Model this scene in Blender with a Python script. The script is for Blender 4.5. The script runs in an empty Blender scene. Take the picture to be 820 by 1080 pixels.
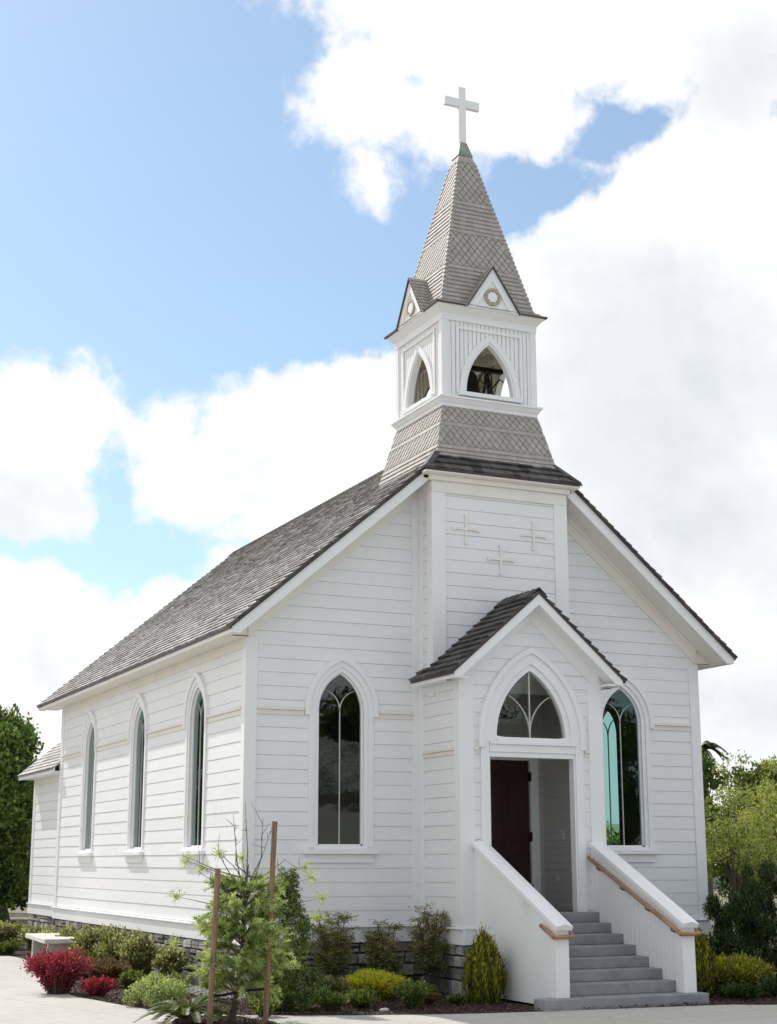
import bpy, bmesh, math, random
import numpy as np
from mathutils import Vector, Matrix
random.seed(7); RNG = np.random.default_rng(7)
K = 0.19          # one siding course in metres; lengths below are in courses
Z0 = 4.65         # ground lies 4.65 courses below the top of the water table
SC = bpy.context.scene
COL = SC.collection
R = math.radians

# ------------------------------------------------------------------ materials
def new_mat(name):
    m = bpy.data.materials.new(name); m.use_nodes = True
    nt = m.node_tree; nt.nodes.clear()
    out = nt.nodes.new('ShaderNodeOutputMaterial')
    b = nt.nodes.new('ShaderNodeBsdfPrincipled')
    nt.links.new(b.outputs[0], out.inputs[0])
    return m, nt, b, out
def N(nt, typ, **kw):
    n = nt.nodes.new(typ)
    for k, v in kw.items():
        if k.startswith('i_'):
            n.inputs[int(k[2:]) if k[2:].isdigit() else k[2:].replace('_', ' ')].default_value = v
        else: setattr(n, k, v)
    return n
def mixc(nt, fac, a, b, mode='MIX'):
    m = nt.nodes.new('ShaderNodeMix'); m.data_type = 'RGBA'; m.blend_type = mode
    for sock, v in ((m.inputs[0], fac), (m.inputs[6], a), (m.inputs[7], b)):
        if hasattr(v, 'links'): nt.links.new(v, sock)
        elif isinstance(v, (int, float)): sock.default_value = v
        else: sock.default_value = (*v, 1)
    return m.outputs[2]
def ramp(nt, sock, stops):
    r = nt.nodes.new('ShaderNodeValToRGB'); nt.links.new(sock, r.inputs[0])
    e = r.color_ramp.elements
    while len(e) < len(stops): e.new(0.5)
    for i, (p, c) in enumerate(stops):
        e[i].position = p; e[i].color = (*c, 1) if len(c) == 3 else c
    return r.outputs[0]
def coords(nt): return nt.nodes.new('ShaderNodeTexCoord').outputs['Object']
def noise(nt, scale, detail=4, rough=0.55, vec=None, stretch=None):
    n = N(nt, 'ShaderNodeTexNoise', i_Scale=scale, i_Detail=detail, i_Roughness=rough)
    v = vec or coords(nt)
    if stretch:
        mp = N(nt, 'ShaderNodeMapping'); mp.inputs['Scale'].default_value = stretch
        nt.links.new(v, mp.inputs[0]); v = mp.outputs[0]
    nt.links.new(v, n.inputs['Vector'])
    return n.outputs[0]
def bump(nt, b, h, strength=0.3, dist=0.01):
    bp = N(nt, 'ShaderNodeBump', i_Strength=strength, i_Distance=dist)
    nt.links.new(h, bp.inputs['Height']); nt.links.new(bp.outputs[0], b.inputs['Normal'])
def mat_simple(name, col, rough=0.6, var=0.12, scale=6, bs=0.15, bd=0.004, metal=0, stretch=None, bscale=None):
    m, nt, b, _ = new_mat(name)
    n = noise(nt, scale, stretch=stretch)
    c1 = tuple(c * (1 - var) for c in col); c2 = tuple(min(1, c * (1 + var)) for c in col)
    nt.links.new(ramp(nt, n, [(0.3, c1), (0.7, c2)]), b.inputs['Base Color'])
    b.inputs['Roughness'].default_value = rough; b.inputs['Metallic'].default_value = metal
    bump(nt, b, noise(nt, bscale or scale * 4, stretch=stretch), bs, bd)
    return m
def mat_tint(name, ca, cb, rough=0.7, nvar=0.25, scale=8, bs=0.3, bd=0.004, stretch=None, mid=None):
    """colour between ca and cb by the per-face random number 'tint', with weathering noise on top"""
    m, nt, b, _ = new_mat(name)
    a = N(nt, 'ShaderNodeAttribute', attribute_name='tint')
    st = [(0.0, ca), (1.0, cb)] if mid is None else [(0.0, ca), (0.5, mid), (1.0, cb)]
    c = ramp(nt, a.outputs['Fac'], st)
    n = noise(nt, scale, 5, 0.6, stretch=stretch)
    g = ramp(nt, n, [(0.3, (1 - nvar,) * 3), (0.7, (1, 1, 1))])
    nt.links.new(mixc(nt, 1.0, c, g, 'MULTIPLY'), b.inputs['Base Color'])
    b.inputs['Roughness'].default_value = rough
    bump(nt, b, noise(nt, scale * 5, 4, stretch=stretch), bs, bd)
    return m
def mat_leaf(name, dark, light, trans=0.35, rough=0.5, mid=None, spec=0.3):
    m, nt, b, out = new_mat(name)
    a = N(nt, 'ShaderNodeAttribute', attribute_name='tint')
    st = [(0.0, dark), (1.0, light)] if mid is None else [(0.0, dark), (0.5, mid), (1.0, light)]
    c = ramp(nt, a.outputs['Fac'], st)
    nt.links.new(c, b.inputs['Base Color']); b.inputs['Roughness'].default_value = rough
    b.inputs['Specular IOR Level'].default_value = spec
    t = N(nt, 'ShaderNodeBsdfTranslucent'); nt.links.new(mixc(nt, 1.0, c, (1.0, 1.0, 0.55), 'MULTIPLY'), t.inputs[0])
    mx = N(nt, 'ShaderNodeMixShader'); mx.inputs[0].default_value = trans
    nt.links.new(b.outputs[0], mx.inputs[1]); nt.links.new(t.outputs[0], mx.inputs[2])
    nt.links.new(mx.outputs[0], out.inputs[0])
    return m

def mat_paint():
    m, nt, b, _ = new_mat('white_paint')
    co = coords(nt)
    n1 = noise(nt, 0.9, 5, 0.6, co)
    n2 = noise(nt, 3.0, 6, 0.7, co, (1, 1, 9))
    n3 = noise(nt, 14, 4, 0.6, co, (0.35, 0.35, 3))
    c = ramp(nt, n1, [(0.3, (0.825, 0.83, 0.845)), (0.7, (0.865, 0.87, 0.88))])
    c = mixc(nt, 0.5, c, ramp(nt, n2, [(0.32, (0.95, 0.95, 0.94)), (0.55, (1, 1, 1))]), 'MULTIPLY')
    c = mixc(nt, 0.5, c, ramp(nt, n3, [(0.25, (0.955, 0.955, 0.95)), (0.5, (1, 1, 1))]), 'MULTIPLY')
    at = N(nt, 'ShaderNodeAttribute', attribute_name='tint')
    c = mixc(nt, 1.0, c, ramp(nt, at.outputs['Fac'], [(0.0, (0.975, 0.975, 0.975)), (1.0, (1, 1, 1))]), 'MULTIPLY')
    n4 = noise(nt, 1.6, 8, 0.75, co, (1, 1, 0.35))
    c = mixc(nt, 0.8, c, ramp(nt, n4, [(0.30, (0.90, 0.89, 0.875)), (0.42, (1, 1, 1))]), 'MULTIPLY')
    nt.links.new(c, b.inputs['Base Color']); b.inputs['Roughness'].default_value = 0.42
    b.inputs['Specular IOR Level'].default_value = 0.35
    bump(nt, b, n3, 0.25, 0.004)
    return m
M = {}
M['paint'] = mat_paint()
M['trim'] = mat_simple('trim_paint', (0.845, 0.85, 0.86), 0.4, 0.02, 2.2, 0.12, 0.003)
M['cream'] = mat_simple('warm_bounce_trim_paint', (0.80, 0.765, 0.70), 0.45, 0.03, 2.2, 0.12, 0.003)  # warm ground bounce put into the colour of belts and eave soffits
M['cream2'] = mat_simple('off_white_bounce_trim_paint', (0.82, 0.80, 0.755), 0.45, 0.03, 2.2, 0.12, 0.003)  # fainter bounce tint for friezes, fascias, rake soffits; own off-white of wall crosses
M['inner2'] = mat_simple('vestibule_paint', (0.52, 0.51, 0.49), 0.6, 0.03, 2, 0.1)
M['came'] = mat_simple('pale_window_came', (0.52, 0.53, 0.50), 0.5, 0.05, 4, 0.1)
M['joint'] = mat_simple('board_joint_paint', (0.62, 0.62, 0.62), 0.7, 0.05, 4, 0.1)
M['inner'] = mat_simple('interior_paint', (0.74, 0.70, 0.62), 0.6, 0.04, 2, 0.1)
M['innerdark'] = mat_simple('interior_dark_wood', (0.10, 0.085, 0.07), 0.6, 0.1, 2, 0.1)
M['shake'] = mat_tint('weathered_roof_shake', (0.20, 0.195, 0.19), (0.50, 0.49, 0.475), 0.65, 0.3, 9, 0.2, 0.002, mid=(0.35, 0.34, 0.33))
M['shake_brown'] = mat_tint('brown_roof_shake', (0.045, 0.041, 0.039), (0.15, 0.14, 0.134), 0.7, 0.4, 9, 0.5, 0.006, mid=(0.085, 0.078, 0.074))
M['spire'] = mat_tint('taupe_spire_shingle', (0.375, 0.35, 0.325), (0.45, 0.42, 0.39), 0.7, 0.12, 5, 0.3, 0.003)
M['flash'] = mat_simple('brown_drip_edge', (0.06, 0.042, 0.035), 0.5, 0.2, 9, 0.2)
M['under'] = mat_simple('dark_underlay', (0.03, 0.026, 0.024), 0.9, 0.2, 5, 0.1)
M['copper'] = mat_simple('green_copper', (0.22, 0.27, 0.22), 0.55, 0.35, 8, 0.2)
M['tan'] = mat_simple('tan_ring_paint', (0.42, 0.36, 0.26), 0.5, 0.08, 5, 0.1)
M['stone'] = mat_tint('rubble_ashlar_stone', (0.15, 0.14, 0.135), (0.55, 0.53, 0.49), 0.85, 0.5, 7, 0.9, 0.02, mid=(0.34, 0.32, 0.30))
M['mortar'] = mat_simple('dark_mortar', (0.07, 0.065, 0.06), 0.95, 0.3, 20, 0.5, 0.01)
M['step'] = mat_simple('grey_cast_step', (0.27, 0.27, 0.285), 0.75, 0.16, 5, 0.35, 0.004, bscale=80)
M['wood'] = mat_simple('handrail_wood', (0.36, 0.20, 0.10), 0.45, 0.3, 9, 0.25, 0.003, stretch=(1, .3, 1))
M['stake'] = mat_simple('stake_wood', (0.22, 0.135, 0.075), 0.7, 0.35, 8, 0.4, 0.004, stretch=(4, 4, .5))
M['door'] = mat_simple('dark_red_door', (0.042, 0.014, 0.011), 0.35, 0.3, 5, 0.1, 0.002, stretch=(5, 5, .5))
M['iron'] = mat_simple('black_iron', (0.012, 0.011, 0.011), 0.45, 0.2, 12, 0.2, metal=0.3)
M['rubber'] = mat_simple('black_rubber', (0.012, 0.012, 0.013), 0.6, 0.2, 12, 0.2)
M['bronze'] = mat_simple('dark_bronze', (0.035, 0.034, 0.03), 0.38, 0.3, 6, 0.2, metal=0.5)
M['benchstone'] = mat_simple('cast_stone_bench', (0.56, 0.53, 0.50), 0.8, 0.12, 5, 0.4, 0.004)
M['bark'] = mat_simple('grey_brown_bark', (0.085, 0.068, 0.052), 0.9, 0.35, 14, 0.8, 0.01, stretch=(3, 3, .7))
M['palebark'] = mat_simple('pale_twig_bark', (0.16, 0.13, 0.10), 0.85, 0.3, 20, 0.5, 0.004)
M['mulchchip'] = mat_tint('mulch_chips', (0.035, 0.018, 0.013), (0.13, 0.075, 0.055), 0.9, 0.3, 20, 0.5, 0.004)
M['mulch'] = mat_simple('mulch_soil', (0.045, 0.026, 0.019), 0.95, 0.45, 14, 1.0, 0.03)
M['pebble'] = mat_tint('grey_pebbles', (0.16, 0.16, 0.165), (0.5, 0.49, 0.48), 0.8, 0.2, 12, 0.3, 0.004)
M['led'] = mat_simple('candle_glass', (0.5, 0.47, 0.4), 0.4, 0.05, 5, 0.05)
M['plate'] = mat_simple('outlet_plate', (0.62, 0.61, 0.58), 0.4, 0.03, 5, 0.05)
# leaves: dark .. light tint
M['lf_tree'] = mat_leaf('broad_tree_leaf', (0.03, 0.06, 0.014), (0.24, 0.32, 0.08), 0.42, mid=(0.09, 0.15, 0.035))
M['lf_dark'] = mat_leaf('dark_evergreen_leaf', (0.012, 0.024, 0.008), (0.11, 0.17, 0.045), 0.3, mid=(0.036, 0.064, 0.018))
M['lf_olive'] = mat_leaf('light_olive_leaf', (0.08, 0.11, 0.03), (0.42, 0.46, 0.15), 0.5, mid=(0.24, 0.29, 0.085))
M['lf_rose'] = mat_leaf('mixed_shrub_leaf', (0.05, 0.08, 0.02), (0.58, 0.56, 0.28), 0.35, mid=(0.20, 0.25, 0.08))
M['lf_gold'] = mat_leaf('golden_shrub_leaf', (0.20, 0.23, 0.02), (0.82, 0.78, 0.08), 0.4, mid=(0.60, 0.60, 0.05))
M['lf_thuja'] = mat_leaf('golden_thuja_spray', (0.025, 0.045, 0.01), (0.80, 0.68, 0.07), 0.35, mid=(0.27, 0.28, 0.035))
M['lf_box'] = mat_leaf('pale_mound_leaf', (0.12, 0.17, 0.05), (0.62, 0.68, 0.32), 0.35, mid=(0.38, 0.46, 0.17))
M['lf_red'] = mat_leaf('crimson_shrub_leaf', (0.09, 0.010, 0.018), (0.58, 0.10, 0.14), 0.35, mid=(0.32, 0.03, 0.055))
M['lf_nandina'] = mat_leaf('nandina_leaf', (0.045, 0.065, 0.02), (0.50, 0.43, 0.20), 0.35, mid=(0.15, 0.18, 0.065))
M['lf_low'] = mat_leaf('low_green_leaf', (0.04, 0.07, 0.015), (0.34, 0.40, 0.11), 0.3, mid=(0.14, 0.19, 0.05))
M['lf_needle'] = mat_leaf('feathery_needle', (0.06, 0.10, 0.025), (0.66, 0.74, 0.38), 0.45, mid=(0.29, 0.38, 0.12))
M['lf_conifer'] = mat_leaf('conifer_spray', (0.03, 0.055, 0.014), (0.36, 0.43, 0.13), 0.4, mid=(0.14, 0.20, 0.05))
M['lf_cycad'] = mat_leaf('cycad_leaflet', (0.05, 0.08, 0.02), (0.24, 0.30, 0.11), 0.25, mid=(0.12, 0.17, 0.05))
M['lf_brown'] = mat_leaf('dry_brown_frond', (0.10, 0.06, 0.03), (0.30, 0.20, 0.11), 0.25)
M['flower'] = mat_leaf('cream_flower', (0.55, 0.48, 0.30), (0.8, 0.74, 0.58), 0.2)
M['grass'] = mat_leaf('dry_grass', (0.16, 0.16, 0.05), (0.42, 0.38, 0.18), 0.3)

def mat_glass():
    m, nt, b, out = new_mat('tinted_window_glass')
    nt.nodes.remove(b)
    tr = N(nt, 'ShaderNodeBsdfTransparent'); tr.inputs[0].default_value = (0.54, 0.74, 0.72, 1)
    gl = N(nt, 'ShaderNodeBsdfGlossy'); gl.inputs[0].default_value = (0.84, 0.93, 0.90, 1); gl.inputs['Roughness'].default_value = 0.02
    n = noise(nt, 2.2, 3, 0.5)
    bp = N(nt, 'ShaderNodeBump', i_Strength=0.12, i_Distance=0.02); nt.links.new(n, bp.inputs['Height'])
    nt.links.new(bp.outputs[0], gl.inputs['Normal'])
    lw = N(nt, 'ShaderNodeLayerWeight'); lw.inputs['Blend'].default_value = 0.5
    pw = N(nt, 'ShaderNodeMath', operation='POWER'); nt.links.new(lw.outputs['Facing'], pw.inputs[0]); pw.inputs[1].default_value = 4.0
    fr = N(nt, 'ShaderNodeMath', operation='MULTIPLY_ADD'); nt.links.new(pw.outputs[0], fr.inputs[0]); fr.inputs[1].default_value = 0.92; fr.inputs[2].default_value = 0.08
    mx = N(nt, 'ShaderNodeMixShader')
    nt.links.new(fr.outputs[0], mx.inputs[0]); nt.links.new(tr.outputs[0], mx.inputs[1]); nt.links.new(gl.outputs[0], mx.inputs[2])
    nt.links.new(mx.outputs[0], out.inputs[0])
    return m
M['glass'] = mat_glass()
def mat_clearglass():
    m = mat_glass(); m.name = 'clear_transom_glass'
    for n in m.node_tree.nodes:
        if n.type == 'BSDF_TRANSPARENT': n.inputs[0].default_value = (0.80, 0.82, 0.78, 1)
        if n.type == 'MATH' and n.operation == 'MULTIPLY_ADD': n.inputs[2].default_value = 0.045
    return m
M['glass2'] = mat_clearglass()

def mat_path():
    m, nt, b, _ = new_mat('pale_concrete_path')
    co = coords(nt)
    n1 = noise(nt, 0.35, 5, 0.6, co); n2 = noise(nt, 6, 6, 0.7, co); n3 = noise(nt, 60, 3, 0.6, co)
    c = ramp(nt, n1, [(0.3, (0.43, 0.415, 0.385)), (0.7, (0.52, 0.505, 0.475))])
    c = mixc(nt, 0.6, c, ramp(nt, n2, [(0.35, (0.78, 0.77, 0.745)), (0.6, (1, 1, 1))]), 'MULTIPLY')
    br = N(nt, 'ShaderNodeTexBrick', offset=0.0, squash=1.0)
    br.inputs['Color1'].default_value = br.inputs['Color2'].default_value = (1, 1, 1, 1)
    br.inputs['Mortar'].default_value = (0.45, 0.43, 0.40, 1)
    br.inputs['Scale'].default_value = 1; br.inputs['Mortar Size'].default_value = 0.006; br.inputs['Mortar Smooth'].default_value = 0.3
    br.inputs['Brick Width'].default_value = 2.1; br.inputs['Row Height'].default_value = 1.9
    mp = N(nt, 'ShaderNodeMapping'); mp.inputs['Rotation'].default_value = (0, 0, R(-14)); mp.inputs['Location'].default_value = (0.4, 0.35, 0)
    nt.links.new(co, mp.inputs[0]); nt.links.new(mp.outputs[0], br.inputs['Vector'])
    c = mixc(nt, 1.0, c, br.outputs[0], 'MULTIPLY')
    nt.links.new(c, b.inputs['Base Color']); b.inputs['Roughness'].default_value = 0.85
    bump(nt, b, n3, 0.3, 0.003)
    return m
M['path'] = mat_path()
def mat_ground():
    m, nt, b, _ = new_mat('dry_ground')
    co = coords(nt)
    n1 = noise(nt, 0.12, 6, 0.6, co); n2 = noise(nt, 3, 6, 0.7, co)
    c = ramp(nt, n1, [(0.35, (0.20, 0.17, 0.11)), (0.5, (0.24, 0.215, 0.14)), (0.65, (0.13, 0.14, 0.06))])
    c = mixc(nt, 0.7, c, ramp(nt, n2, [(0.3, (0.6, 0.6, 0.6)), (0.7, (1, 1, 1))]), 'MULTIPLY')
    nt.links.new(c, b.inputs['Base Color']); b.inputs['Roughness'].default_value = 0.95
    bump(nt, b, n2, 0.8, 0.03)
    return m
M['ground'] = mat_ground()
M['hill'] = mat_simple('dry_grass_hill', (0.36, 0.34, 0.16), 0.95, 0.3, 0.6, 0.6, 0.1)

# ------------------------------------------------------------------ mesh helpers
def w(p): return (p[0] * K, p[1] * K, (p[2] + Z0) * K)
def tag(o, label=None, cat=None, group=None, kind=None):
    if label: o['label'] = label
    if cat: o['category'] = cat
    if group: o['group'] = group
    if kind: o['kind'] = kind
    return o
def thing(name, loc, label, cat, group=None, rz=0):
    o = bpy.data.objects.new(name, None); COL.objects.link(o)
    o.location = w(loc); o.rotation_euler = (0, 0, rz); o.empty_display_size = 0.1
    return tag(o, label, cat, group)
def root_loc(o):
    l = Vector((0, 0, 0))
    while o is not None:
        l += o.location; o = o.parent
    return l
class MB:
    def __init__(s): s.v = []; s.f = []; s.t = []; s.done = []
    def cut(s):
        if s.f: s.done.append((s.v, s.f, s.t)); s.v = []; s.f = []; s.t = []
    def build_each(s, name, mat, parent=None, **kw):
        s.cut(); out = []
        for v, f, t in s.done:
            q = MB(); q.v, q.f, q.t = v, f, t; out.append(q.build(name, mat, parent, **kw))
        return out
    def add(s, vs, fs, t=None):
        b = len(s.v); s.v += [tuple(x) for x in vs]; s.f += [tuple(b + i for i in f) for f in fs]
        s.t += [random.random() if t is None else t] * len(fs)
    def box(s, x0, x1, y0, y1, z0, z1, t=None):
        s.add([(x0,y0,z0),(x1,y0,z0),(x1,y1,z0),(x0,y1,z0),(x0,y0,z1),(x1,y0,z1),(x1,y1,z1),(x0,y1,z1)],
              [(0,3,2,1),(4,5,6,7),(0,1,5,4),(1,2,6,5),(2,3,7,6),(3,0,4,7)], t)
    def hexa(s, a, b, t=None):   # two quads a,b (4 pts each)
        s.add(list(a) + list(b), [(3,2,1,0),(4,5,6,7),(0,1,5,4),(1,2,6,5),(2,3,7,6),(3,0,4,7)], t)
    def extrude(s, poly, vec, t=None, cap=True):
        n = len(poly); q = [tuple(p[i] + vec[i] for i in range(3)) for p in poly]
        fs = [(i, (i + 1) % n, n + (i + 1) % n, n + i) for i in range(n)]
        if cap: fs += [tuple(range(n))[::-1], tuple(range(n, 2 * n))]
        s.add(list(poly) + q, fs, t)
    def tube(s, pts, rad, seg=8, t=None, cap=True):
        pts = [Vector(p) for p in pts]
        if not isinstance(rad, (list, tuple)): rad = [rad] * len(pts)
        vs = []; up = None
        for i, p in enumerate(pts):
            d = (pts[min(i + 1, len(pts) - 1)] - pts[max(i - 1, 0)]).normalized()
            if up is None: up = Vector((0, 0, 1)) if abs(d.z) < 0.9 else Vector((1, 0, 0))
            a = d.cross(up)
            if a.length < 1e-4: a = d.orthogonal()
            a.normalize(); b = a.cross(d); up = b
            for j in range(seg):
                th = 2 * math.pi * j / seg
                vs.append(p + (a * math.cos(th) + b * math.sin(th)) * rad[i])
        fs = []
        for i in range(len(pts) - 1):
            for j in range(seg):
                k = (j + 1) % seg
                fs.append((i * seg + j, i * seg + k, (i + 1) * seg + k, (i + 1) * seg + j))
        if cap:
            fs.append(tuple(range(seg))[::-1]); fs.append(tuple(range((len(pts) - 1) * seg, len(pts) * seg)))
        s.add(vs, fs, t)
    def lathe(s, c, prof, seg=24, t=None):
        vs = []; fs = []
        for r, z in prof:
            for j in range(seg):
                th = 2 * math.pi * j / seg; vs.append((c[0] + r * math.cos(th), c[1] + r * math.sin(th), c[2] + z))
        for i in range(len(prof) - 1):
            for j in range(seg):
                k = (j + 1) % seg; fs.append((i * seg + j, i * seg + k, (i + 1) * seg + k, (i + 1) * seg + j))
        s.add(vs, fs, t)
    def build(s, name, mat, parent=None, smooth=False, bevel=0, loc=None, recalc=True):
        me = bpy.data.meshes.new(name)
        off = root_loc(parent) if parent is not None else Vector(w(loc)) if loc is not None else Vector((0, 0, 0))
        V = np.array(s.v, float).reshape(-1, 3); V[:, 2] += Z0; V *= K; V -= np.array(off)
        me.from_pydata(V.tolist(), [], s.f)
        a = me.attributes.new('tint', 'FLOAT', 'FACE'); a.data.foreach_set('value', np.array(s.t, dtype=np.float32))
        if recalc:
            bm = bmesh.new(); bm.from_mesh(me); bmesh.ops.recalc_face_normals(bm, faces=bm.faces); bm.to_mesh(me); bm.free()
        me.materials.append(mat)
        if smooth: me.polygons.foreach_set('use_smooth', [True] * len(me.polygons))
        o = bpy.data.objects.new(name, me); COL.objects.link(o)
        if parent is not None: o.parent = parent
        elif loc is not None: o.location = off
        if bevel:
            b = o.modifiers.new('bevel', 'BEVEL'); b.width = bevel * K; b.segments = 2; b.limit_method = 'ANGLE'; b.angle_limit = R(40)
        return o
class Plane:
    """vertical wall plane: s runs along it, z is up, d stands off it"""
    def __init__(s, ox, oy, sx, sy, nx, ny): s.o = (ox, oy); s.s = (sx, sy); s.n = (nx, ny)
    def __call__(s, a, z, d=0): return (s.o[0] + s.s[0] * a + s.n[0] * d, s.o[1] + s.s[1] * a + s.n[1] * d, z)
def pbox(mb, P, s0, s1, z0, z1, d0, d1, t=None):
    mb.hexa([P(s0,z0,d0),P(s1,z0,d0),P(s1,z0,d1),P(s0,z0,d1)], [P(s0,z1,d0),P(s1,z1,d0),P(s1,z1,d1),P(s0,z1,d1)], t)
def ppoly(mb, P, poly, d0, d1, t=None):
    n = len(poly); vs = [P(a, z, d0) for a, z in poly] + [P(a, z, d1) for a, z in poly]
    mb.add(vs, [(i,(i+1)%n,n+(i+1)%n,n+i) for i in range(n)] + [tuple(range(n))[::-1], tuple(range(n,2*n))], t)

class Gothic:
    def __init__(s, sc, hw, zb, zs, za):
        s.sc, s.hw, s.zb, s.zs, s.za = sc, hw, zb, zs, za
        H = za - zs; s.r = (hw * hw + H * H) / (2 * hw)
    def apex(s, off=0): return s.zs + math.sqrt(max(0, (s.r + off) ** 2 - (s.r - s.hw) ** 2))
    def half(s, z, off=0):
        if z < s.zb - 1e-6: return 0
        if z <= s.zs: return s.hw + off
        if z >= s.apex(off): return 0
        return max(0, s.hw - s.r + math.sqrt(max(0, (s.r + off) ** 2 - (z - s.zs) ** 2)))
    def curve(s, off=0, n=14, zb=None, arch_only=False):
        """points from bottom-left over the apex to bottom-right"""
        zb = s.zb if zb is None else zb
        r = s.r + off; th1 = math.acos((s.r - s.hw) / r)
        right = [(s.hw - s.r + r * math.cos(th1 * i / n), s.zs + r * math.sin(th1 * i / n)) for i in range(n + 1)]
        if not arch_only and zb < s.zs: right = [(s.hw + off, zb)] + right
        left = [(-x, z) for x, z in right]
        return [(s.sc + x, z) for x, z in left + right[::-1][1:]]
def ring(mb, P, g, o0, o1, d0, d1, zb=None, arch_only=False, t=None):
    a = g.curve(o0, zb=zb, arch_only=arch_only); b = g.curve(o1, zb=zb, arch_only=arch_only); n = len(a)
    vs = [P(x, z, d1) for x, z in a] + [P(x, z, d1) for x, z in b] + [P(x, z, d0) for x, z in a] + [P(x, z, d0) for x, z in b]
    fs = []
    for i in range(n - 1):
        fs += [(i, i+1, n+i+1, n+i), (2*n+i, 2*n+i+1, i+1, i), (n+i, n+i+1, 3*n+i+1, 3*n+i), (2*n+i, 3*n+i, 3*n+i+1, 2*n+i+1)]
    fs += [(0, n, 3*n, 2*n), (n-1, 2*n-1, 4*n-1, 3*n-1)]
    mb.add(vs, fs, t)
def gfill(mb, P, g, off, d, t=None):
    c = g.curve(off); mb.add([P(x, z, d) for x, z in c], [tuple(range(len(c)))], t)

def siding(mb, P, z0, z1, left, right, holes=(), pitch=1.0, flat=False, vert=False, extra=()):
    """lap siding as real relief: left/right are numbers or functions of z, holes a list of (Gothic, offset)"""
    L = left if callable(left) else (lambda z: left)
    Rr = right if callable(right) else (lambda z: right)
    lev = []
    k0 = math.floor(z0 / pitch) - 1
    wob = {}
    zz = k0 * pitch
    while zz < z1:
        if flat: prof = [(0.0, -0.08), (0.12, -0.08), (0.121, 0.0), (0.999, 0.0)]
        else:
            pr_ = random.uniform(0.026, 0.052); gp = random.uniform(0.014, 0.034)
            prof = [(0.0, -0.05), (gp, -0.05), (gp+0.001, pr_), (0.5, pr_*0.55), (0.999, 0.0)]
        for f, d in prof: lev.append((zz + f * pitch, d))
        zz += pitch
    lev = [(z, d) for z, d in lev if z0 < z < z1]
    def dat(z):
        if flat: return 0.0
        return 0.0
    lev = [(z0, lev[0][1])] + lev + [(z1, lev[-1][1])]
    ins = []
    for g, off in holes:
        ins += [g.zb - 1e-4, g.zb]
        a = g.apex(off)
        ins += [a - f for f in (0.0, 0.08, 0.2)]
    for z in list(ins) + list(extra):
        if z0 < z < z1:
            for i in range(len(lev) - 1):
                if lev[i][0] <= z <= lev[i+1][0]:
                    f = (z - lev[i][0]) / max(1e-9, lev[i+1][0] - lev[i][0])
                    lev.insert(i + 1, (z, lev[i][1] + f * (lev[i+1][1] - lev[i][1]))); break
    holes = sorted(holes, key=lambda h: h[0].sc)
    rows = []
    for z, d in lev:
        xs = [L(z)]
        for g, off in holes:
            h = g.half(z, off); xs += [g.sc - h, g.sc + h]
        xs.append(Rr(z)); 
        lo, hi = L(z), Rr(z)
        if hi < lo: lo = hi = (lo + hi) / 2
        rows.append([(min(max(x, lo), hi), z, d) for x in xs])
    bt_ = {}
    for a, b in zip(rows[:-1], rows[1:]):
        kb = math.floor((a[0][1] + b[0][1]) / 2 / pitch)
        for i in range(0, len(a), 2):
            tn = bt_.setdefault((kb, i), random.random())
            mb.add([P(*a[i]), P(*a[i+1]), P(*b[i+1]), P(*b[i])], [(0,1,2,3)], tn)

def clip(poly, pl):
    out = []
    for i in range(len(poly)):
        a, b = poly[i], poly[(i+1) % len(poly)]
        da = pl[0]*a[0] + pl[1]*a[1] + pl[2]; db = pl[0]*b[0] + pl[1]*b[1] + pl[2]
        if da >= 0: out.append(a)
        if (da >= 0) != (db >= 0):
            f = da / (da - db); out.append((a[0] + f*(b[0]-a[0]), a[1] + f*(b[1]-a[1])))
    return out
def edges_of(poly):
    """half-planes of a convex polygon (ccw or cw)"""
    A = sum(poly[i][0]*poly[(i+1)%len(poly)][1] - poly[(i+1)%len(poly)][0]*poly[i][1] for i in range(len(poly)))
    pls = []
    for i in range(len(poly)):
        a, b = poly[i], poly[(i+1) % len(poly)]
        nx, ny = -(b[1]-a[1]), (b[0]-a[0])
        if A < 0: nx, ny = -nx, -ny
        l = math.hypot(nx, ny)
        if l < 1e-9: continue
        nx /= l; ny /= l
        pls.append((nx, ny, -(nx*a[0] + ny*a[1])))
    return pls
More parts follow.
